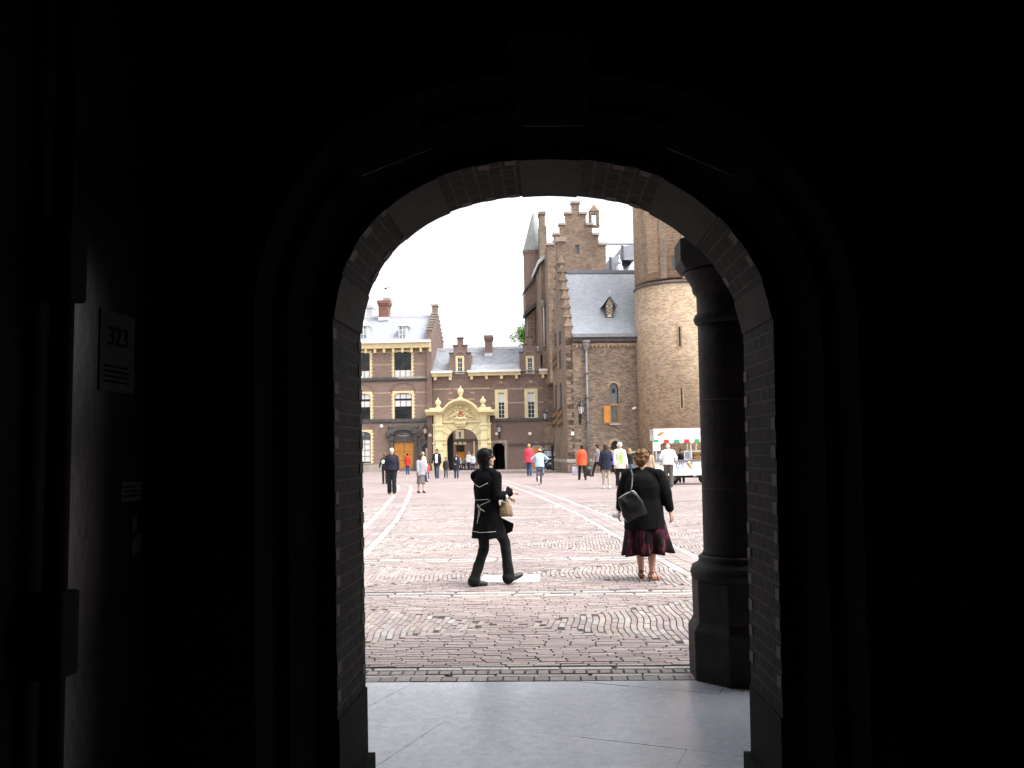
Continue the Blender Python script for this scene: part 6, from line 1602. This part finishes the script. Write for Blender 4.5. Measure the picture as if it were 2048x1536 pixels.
person('tall man in an open black jacket over a white shirt and jeans', x=874, yf=957, ytop=898, head=182, hair=('black', 'short'), top=J('black_jacket', BLK, hem=.78, th=.03), shirt=J('white_shirt', (.72, .71, .69), w=.075, zb=-.02, rect=1), trou=J('washed_denim', (.05, .065, .1)), shoes=(.03, .03, .03), hands=[(-.27, .1, .84), (.28, .12, .84)], step=.35)
person('boy in a dark grey jacket and worn jeans beside the tall man', x=892, yf=956, ytop=914, head=170, child=True, hair=('dark', 'short'), top=J('dark_grey_hoodie', (.03, .03, .034), hem=.85, th=.03), trou=J('worn_dark_denim', (.07, .08, .1)), shoes=(.02, .02, .02), step=.3)
person('long haired woman in a dark knee length coat in front of the gateway', x=913, yf=957, ytop=906, head=176, hair=('dark', 'long'), top=J('charcoal_coat', (.018, .02, .026), hem=.55, flare=1.2, th=.03), shirt=J('white_shirt', (.72, .71, .69), w=.03, zb=.36), trou=J('dark_blue_denim', (.03, .04, .09)), shoes=(.03, .03, .04), hands=[(-.22, .1, .9), (.1, .2, 1.0)], step=.4)
# people in white under the gate
for lab, xx, yy, Hh, hd, kw in (('person in a loose white shirt bending forward in the gateway', 927, 939, 1.45, 120, dict(lean=38)), ('person in a white hooded top standing in the gateway opening', 938, 940, 1.72, 190, {}),
                                ('person in a white top with crossed legs nearest the left side of the gateway crowd', 921, 940, 1.42, 230, dict(lean=20)), ('person in a pale blue top at the right edge of the gateway crowd', 946, 941, 1.5, 160, {})):
    pale = 'pale blue' in lab
    person(lab, loc=gp(xx, yy), H=Hh, head=hd, hair=('white' if 'hooded' in lab else 'blonde', 'short'), wid=1.15, vox=.022, top=J('pale_blue_cotton' if pale else 'white_cotton', (.5, .56, .66) if pale else (.78, .77, .76), hem=.75, th=.05), trou=J('dark_blue_denim', (.03, .04, .09)), step=.25, **kw)
# right side
person('man in a pinkish red jacket and jeans walking away, left of the cyclist', x=1059, yf=952, ytop=888, head=8, hair=('blonde', 'short'), wid=1.1, top=J('pink_red_jacket', (.62, .06, .09), hem=.74, th=.035), trou=J('mid_blue_denim', (.08, .11, .19)), shoes=(.03, .025, .03), step=.3)
# cyclist
cyx, cyy = gp(1081, 973); cyx, cyy = gp(1080.5, 970)
CH = 4
bt = thing('bicycle', 'bicycle with a white mudguard patch, ridden by the man in light blue', 'bicycle', (cyx, cyy+.5, 0), R(-CH))
def ring(mb, c, r, tr, n=36, k=8):
    pts = [(c[0], c[1]+r*math.cos(2*math.pi*i/n), c[2]+r*math.sin(2*math.pi*i/n)) for i in range(n+1)]; mb.tube(pts, tr, k)
for y in (-.52, .55):
    mb = MB(); ring(mb, (0, y, .345), .322, .02); o = mb.build('wheel', [m_iron], bt); 
    mb = MB()
    for q in range(14): a_ = math.pi*2*q/14; mb.tube([(0, y, .345), (0, y+.31*math.cos(a_), .345+.31*math.sin(a_))], .003, 4)
    mb.tube([(-.05, y, .345), (.05, y, .345)], .025, 8); mb.build('spokes', [m_zinc], o)
mb = MB()
for p, q in (((0, -.18, .88), (0, -.02, .3)), ((0, -.02, .3), (0, .36, .82)), ((0, -.14, .74), (0, .34, .86)), ((0, .34, .98), (0, .4, .7)), ((.05, .4, .7), (.05, .55, .345)), ((-.05, .4, .7), (-.05, .55, .345)), ((.05, -.15, .76), (.05, -.52, .345)), ((-.05, -.15, .76), (-.05, -.52, .345)), ((.05, -.02, .3), (.05, -.52, .345)), ((-.05, -.02, .3), (-.05, -.52, .345)), ((0, .33, .96), (0, .32, 1.08))): mb.tube([p, q], .016, 8)
mb.build('frame', [plain('dark_bike_paint', (.03, .03, .035), .35)], bt)
mb = MB(); mb.ell((0, -.2, .92), (.1, .14, .035), 14); mb.tube([(0, -.19, .9), (0, -.16, .78)], .014, 8); mb.build('saddle', [m_iron], bt)
mb = MB(); mb.tube([(-.3, .12, 1.06), (-.27, .26, 1.09), (-.08, .33, 1.08), (.08, .33, 1.08), (.27, .26, 1.09), (.3, .12, 1.06)], .013, 8); mb.build('handlebar', [m_zinc], bt)
mb = MB(); pts = [(0, -.52+.37*math.cos(R(a_)), .345+.37*math.sin(R(a_))) for a_ in range(60, 226, 12)]; mb.tube(pts, .034, 8); fm = mb.build('mudguard', [plain('dark_bike_paint', (.03, .03, .035), .35)], bt)
mb = MB(); pts = [(0, -.52+.385*math.cos(R(a_)), .345+.385*math.sin(R(a_))) for a_ in range(165, 226, 10)]; mb.tube(pts, .036, 8); mb.build('white_patch', [m_white], fm)
mb = MB(); mb.ell((0, -.9, .52), (.05, .03, .05), 12); mb.build('tail_light', [plain('red_lens', (.4, .01, .015), .2)], bt)
mb = MB(); mb.box(-.07, .07, -.75, -.2, .76, .785); mb.build('rack', [m_zinc], bt)
for q, zz, yy in ((-1, .16, -.06), (1, .44, .02)):
    mb = MB(); mb.tube([(0, -.02, .3), (q*.09, -.02, .3), (q*.09, yy, zz)], .012, 8); mb.box(min(q*.1, q*.19), max(q*.1, q*.19), yy-.04, yy+.04, zz-.012, zz+.012); mb.build('pedal_crank', [m_zinc], bt)
CY = person('man in a light blue jacket and jeans riding a bicycle away', loc=(cyx-.2*math.sin(R(CH))*1, cyy+.5-.2, ), H=1.76, head=CH, hair=('dark', 'bald'), pelvis=(0, .0, .98), feet=[(-.14, .12, .28, -12), (.14, .2, .55, 0)], lean=14, wid=1.08,
            hands=[(-.3, .36, 1.08), (.3, .36, 1.08)], elbow=(1, -.3, -.3), top=J('light_blue_anorak', (.38, .52, .68), hem=.84, flare=1.05, th=.035), trou=J('blue_denim', (.09, .16, .28)), shoes=(.02, .02, .02), skin=SKIN2)
person('person in an orange red coat with a shoulder strap walking left with bags', x=1165, yf=960, ytop=890, head=-20, hair=('dark', 'short'), top=J('orange_red_coat', (.72, .09, .035), hem=.74, flare=1.1, th=.035), trou=J('black_twill', BLK), shoes=(.015, .015, .015), hands=[(-.25, .12, .78), (.25, -.02, .76)], step=.35)
rcx, rcy = gp(1165, 960)
def carrier(name, label, X, Yc_, Z, w_, h_, mat, hz=.12):
    t = thing(name, label, 'bag', (X, Yc_, Z)); mb = MB(); rs = []
    for z_, f_ in ((0, .85), (.02, .95), (h_*.6, 1), (h_, .8)): rs.append([(w_/2*f_*math.copysign(abs(math.cos(2*math.pi*i/20))**.6, math.cos(2*math.pi*i/20)), .07*f_*math.sin(2*math.pi*i/20), z_+.01*math.sin(i)) for i in range(20)])
    mb.rings(rs); mb.build('bag_body', [mat], t)
    mb = MB(); mb.tube([(-w_*.25, 0, h_-.02), (-w_*.1, 0, h_+hz), (w_*.1, 0, h_+hz), (w_*.25, 0, h_-.02)], .012, 6); mb.build('handle', [mat], t)
carrier('carrier_bag', 'pale lilac carrier bag left of the person in the orange red coat', rcx-.4, rcy+.1, .28, .36, .46, plain('lilac_plastic', (.42, .4, .5), .5))
carrier('carrier_bag', 'black carrier bag right of the person in the orange red coat', rcx+.32, rcy-.02, .22, .34, .52, plain('black_plastic', (.012, .012, .014), .35))
person('woman in a grey patterned jacket striding left near the rainwater pipe', x=1196, yf=953, ytop=888, head=-70, hair=('dark', 'short'), top=J('speckled_grey_knit', (.2, .17, .17), hem=.82, th=.03, var=.5), trou=J('black_twill', BLK), shoes=(.015, .015, .015), step=.55, hands=[(-.24, .2, .9), (.24, -.1, .86)])
person('woman in a navy blazer and pale khaki trousers with white shoes', x=1213, yf=977, ytop=889, head=-14, hair=('brown', 'long'), top=J('navy_blazer', (.014, .017, .034), hem=.74, flare=1.1, th=.035), trou=J('pale_khaki_cotton', (.4, .35, .27), w=.85, hem=.048, len=.86), shoes=(.7, .69, .66), hands=[(-.26, .05, .84), (.2, .2, 1.0)], step=.15, wid=1.05)
person('person in a royal blue jacket with a white strap behind the navy blazer', loc=gp(1225, 955), H=1.66, head=-60, hair=('blonde', 'short'), top=J('royal_blue_jacket', (.05, .06, .3), hem=.8, th=.03), shirt=J('white_shirt', (.72, .71, .69), w=.02, zb=.1, rect=1), trou=J('black_twill', BLK), shoes=(.015, .015, .015), step=.5)
person('white haired woman in a cream cardigan over a lime green top', x=1241, yf=975, ytop=886, head=165, hair=('white', 'curly'), skin=SKIN2, wid=1.12, depth=1.2, top=J('cream_cardigan', (.72, .68, .56), hem=.74, flare=1.08, th=.035), shirt=J('lime_green_cotton', (.3, .52, .17), w=.075, zb=-.02, rect=1), trou=J('black_twill', BLK, w=1.05), shoes=(.55, .4, .32), hands=[(-.28, .1, .8), (.26, .12, .84)], hyaw=10, step=.15)
person('red blonde woman in a black leather jacket and denim skirt by the tower ledge', loc=gp(1261, 960), H=1.68, head=10, hair=('blonde', 'long'), top=J('black_leather_jacket', (.014, .014, .016), hem=.9, th=.025), trou=J('blue_denim', (.06, .085, .14)), hands=[(-.24, .1, .9), (.16, .2, 1.45)])
person('brown haired person facing the cart just right of the large woman\'s head', loc=gp(1301, 972), H=1.6, head=40, hair=('brown', 'long'), top=J('beige_knit', (.5, .38, .26), hem=.8), trou=J('dark_blue_denim', (.03, .04, .09)))
person('white haired man in a white shirt and grey trousers leaning at the ice cream cart', x=1338, yf=975, ytop=887, head=12, hair=('white', 'bald'), skin=SKIN2, wid=1.18, depth=1.2, top=J('white_poplin', (.76, .77, .79), hem=.9, flare=.98, th=.03, sleeve=.75, sw=1.1), trou=J('grey_brown_trousers', (.1, .085, .075), w=1.12, hem=.075), shoes=(.04, .035, .03), hands=[(-.22, .24, 1.05), (.3, .3, 1.02)], lean=4, step=.12)
# ================================================================ ice cream cart
IY = gp(1350, 970)[1]+.55
I_ = Fr(0, IY)
iq = lambda *v: I_.rect(*v)
x0, x1, zc0, zc1 = iq(1304, 857, 1398, 880); XW = x1-x0
ic = thing('ice_cream_cart', 'white ice cream cart with a sign canopy and green, white and red scalloped valance', 'cart', ((x0+x1)/2+.35, IY, 0))
ix = ic.location.x; hwc = 1.35
m_cart = plain('white_cart_panel', (.72, .74, .76), .35, .05, 3); m_blue = plain('dark_blue_lettering', (.03, .05, .2), .5); m_gold = plain('wafer_brown', (.5, .26, .06), .6, .2, 20)
zt = iq(1304, 920, 1398, 921)[3]
mb = MB(); mb.prism([(-.35, .42), (1.0, .42), (1.05, .6), (1.05, zt-.06), (-.06, zt-.06), (-.06, .95)], -hwc, hwc, axis='x')
mb.build('body', [m_cart], ic, bevel=.02)
mb = MB(); mb.box(-hwc-.05, hwc+.05, -.14, 1.1, zt-.06, zt); mb.build('counter', [plain('grey_counter_edge', (.16, .17, .18), .4)], ic, bevel=.01)
for x in (-.55, .95):
    mb = MB(); mb.tube([(x, -.02, .3), (x, .16, .3)], .3, 24); o = mb.build('wheel', [m_iron], ic); mb = MB(); mb.tube([(x, -.04, .3), (x, .0, .3)], .14, 16); mb.build('hub', [m_zinc], o)
mb = MB(); mb.box(-hwc+.1, hwc-.1, .05, .95, .3, .42); mb.build('chassis', [m_iron], ic)
for x in (-1.27, .33, 1.3):
    for y in (-.05, 1.0):
        mb = MB(); mb.tube([(x, y, zt), (x, y, zc0+.05)], .032, 10); mb.build('post', [m_white], ic)
mb = MB(); mb.box(-1.38, 1.42, -.22, -.16, zc0, zc1); mb.build('sign_board', [plain('white_sign_board', (.8, .8, .79), .4, .02)], ic)
mb = MB(); mb.box(-1.38, 1.42, -.16, 1.25, zc1-.06, zc1-.02); mb.box(-1.38, 1.42, 1.2, 1.25, zc0, zc1-.061); mb.build('canopy', [m_white], ic)
sw = (2.8)/12; m_gr = plain('green_canvas', (.03, .35, .16), .7); m_rd = plain('red_canvas', (.55, .03, .03), .7)
for k in range(12):
    xa = -1.4+k*sw; c = xa+sw/2; dp_ = zc0-iq(1304, 880, 1398, 887)[2]
    pts = [(xa, zc0+.02), (xa+sw, zc0+.02)][::-1]+arc(c, zc0-dp_*.35, sw/2, dp_*.65, 180, 360, 8)
    mb = MB(); mb.prism(pts[::-1] if False else pts, -.25, -.235); mb.build('valance_scallop', [m_gr if k % 4 == 0 else m_rd if k % 4 == 2 else m_white], ic)
MT = lambda x, z, y=-.222: Matrix.Translation((x, y, z)) @ Matrix.Rotation(R(90), 4, 'X')
m_gtx = plain('pale_grey_lettering', (.45, .45, .5), .6); 
text_mesh('De Roomijs', .2, 'lettering', m_gtx, ic, MT(-.22, zc0+.32), shear=.2)
text_mesh('met slagroom', .11, 'lettering', plain('grey_blue_lettering', (.2, .22, .32), .6), ic, MT(-.3, zc0+.14))
text_mesh('IJs', .36, 'lettering', plain('light_blue_lettering', (.3, .34, .48), .6), ic, MT(.58, zc0+.26), shear=.3)
text_mesh('IJS', .42, 'lettering', m_blue, ic, Matrix.Translation((-.25, -.24, .88)) @ Matrix.Rotation(R(68), 4, 'X'), shear=.2)
def roll(x, z, y, s_, ang, tilt):
    mb = MB(Matrix.Translation((x, y, z)) @ Matrix.Rotation(tilt, 4, 'X') @ Matrix.Rotation(ang, 4, 'Y')); mb.ell((0, 0, 0), (.16*s_, .03, .045*s_), 14); mb.ell((.02*s_, -.012, .03*s_), (.13*s_, .025, .03*s_), 14); mb.build('pastry_picture', [m_gold], ic)
roll(-1.05, zc0+.3, -.235, 1.1, R(-28), 0); roll(-1.0, .93, -.085, 1.2, R(-25), 0)
mb = MB(); mb.add([(.14, -.1, .98), (.24, -.1, .96), (.34, -.25, .66)], [(0, 1, 2)]); mb.tube([(.2, -.13, .95), (.33, -.22, .68)], [.06, .008], 10); o = mb.build('cone_picture', [m_gold], ic)
mb = MB(); mb.ell((.2, -.13, 1.0), (.075, .05, .06), 12); mb.build('scoop', [m_cream], o)
mb = MB(); mb.prism([(-.17, .5), (.99, .5), (.99, zt-.1), (-.17, zt-.1)], .36, .9, axis='x'); mb.build('front_panel', [m_white], ic, bevel=.015)
# glass cabinet with trays and goods on the counter
m_clear = plain('pale_cabinet_glass', (.4, .47, .48), .1, .2, 6)
mb = MB(); mb.box(-1.2, -.55, .1, .7, zt+.001, zt+.3); mb.build('display_case', [m_clear], ic, bevel=.01)
for k in range(4):
    mb = MB(); mb.ell((-1.1+k*.16, .06, zt+.12+.03*(k % 2)), (.06, .05, .06), 10); mb.build('ice_tub', [plain('green_tub', (.1, .25, .2), .5) if k % 2 else m_white], ic)
mb = MB(); mb.box(.02, .3, .02, .08, zt+.001, zt+.42); mb.build('picture_frame', [m_white], ic); mb = MB(); mb.box(.06, .26, .008, .019, zt+.05, zt+.36); mb.build('picture', [plain('grey_blue_print', (.25, .28, .36), .5, .6, 18)], ic)
mb = MB(); mb.box(.4, 1.3, .25, .85, zt+.36, zt+.42); mb.box(.4, .43, .25, .85, zt, zt+.36); mb.box(1.27, 1.3, .25, .85, zt, zt+.36); mb.build('shelf', [m_white], ic)
rnd = random.Random(4)
for k in range(12):
    x = .5+k % 6*.13; mb = MB(); mb.ell((x, .35+.1*(k//6), zt+.08+.12*(k//6)), (.065, .06, .06+rnd.random()*.03), 9); mb.build('cone_stack', [m_gold if k % 3 else plain('brown_wafer', (.2, .09, .04), .6)], ic)
mb = MB(); mb.box(-1.43, -1.1, -.3, -.28, iq(1298, 885, 1312, 902)[2], iq(1298, 885, 1312, 902)[3]); mb.build('price_card', [m_white], ic)
mb = MB(); mb.tube([(.62, .4, zt+.42), (.62, .4, zt+.6)], .05, 10); mb.ell((.62, .4, zt+.68), (.09, .09, .1), 10); mb.build('lamp', [m_cream], ic)
mb = MB(); mb.box(1.36, 1.62, .0, .5, .75, zt+.3); mb.build('side_box', [m_iron], ic, bevel=.02)
for z in (.8, 1.02, 1.22): mb = MB(); mb.box(1.4, 1.6, -.03, .0, z, z+.13); mb.build('box_label', [m_white], ic)
mb = MB(); mb.tube([(hwc-.1, .4, .4), (hwc+.9, .4, .38)], .05, 8); mb.tube([(hwc+.4, .4, .38), (hwc+.4, .4, 0)], .03, 8); mb.build('tow_bar', [m_iron], ic)
mb = MB(); mb.ell((.42, -.28, .46), (.11, .05, .1), 14); mb.build('lamp_lens', [m_white], ic)
person('dark haired vendor standing behind the ice cream cart, mostly hidden', loc=(ix+.12, IY+1.6), H=1.62, head=180, hair=('black', 'short'), top=J('black_polo', BLK, hem=.85), trou=J('black_twill', BLK))
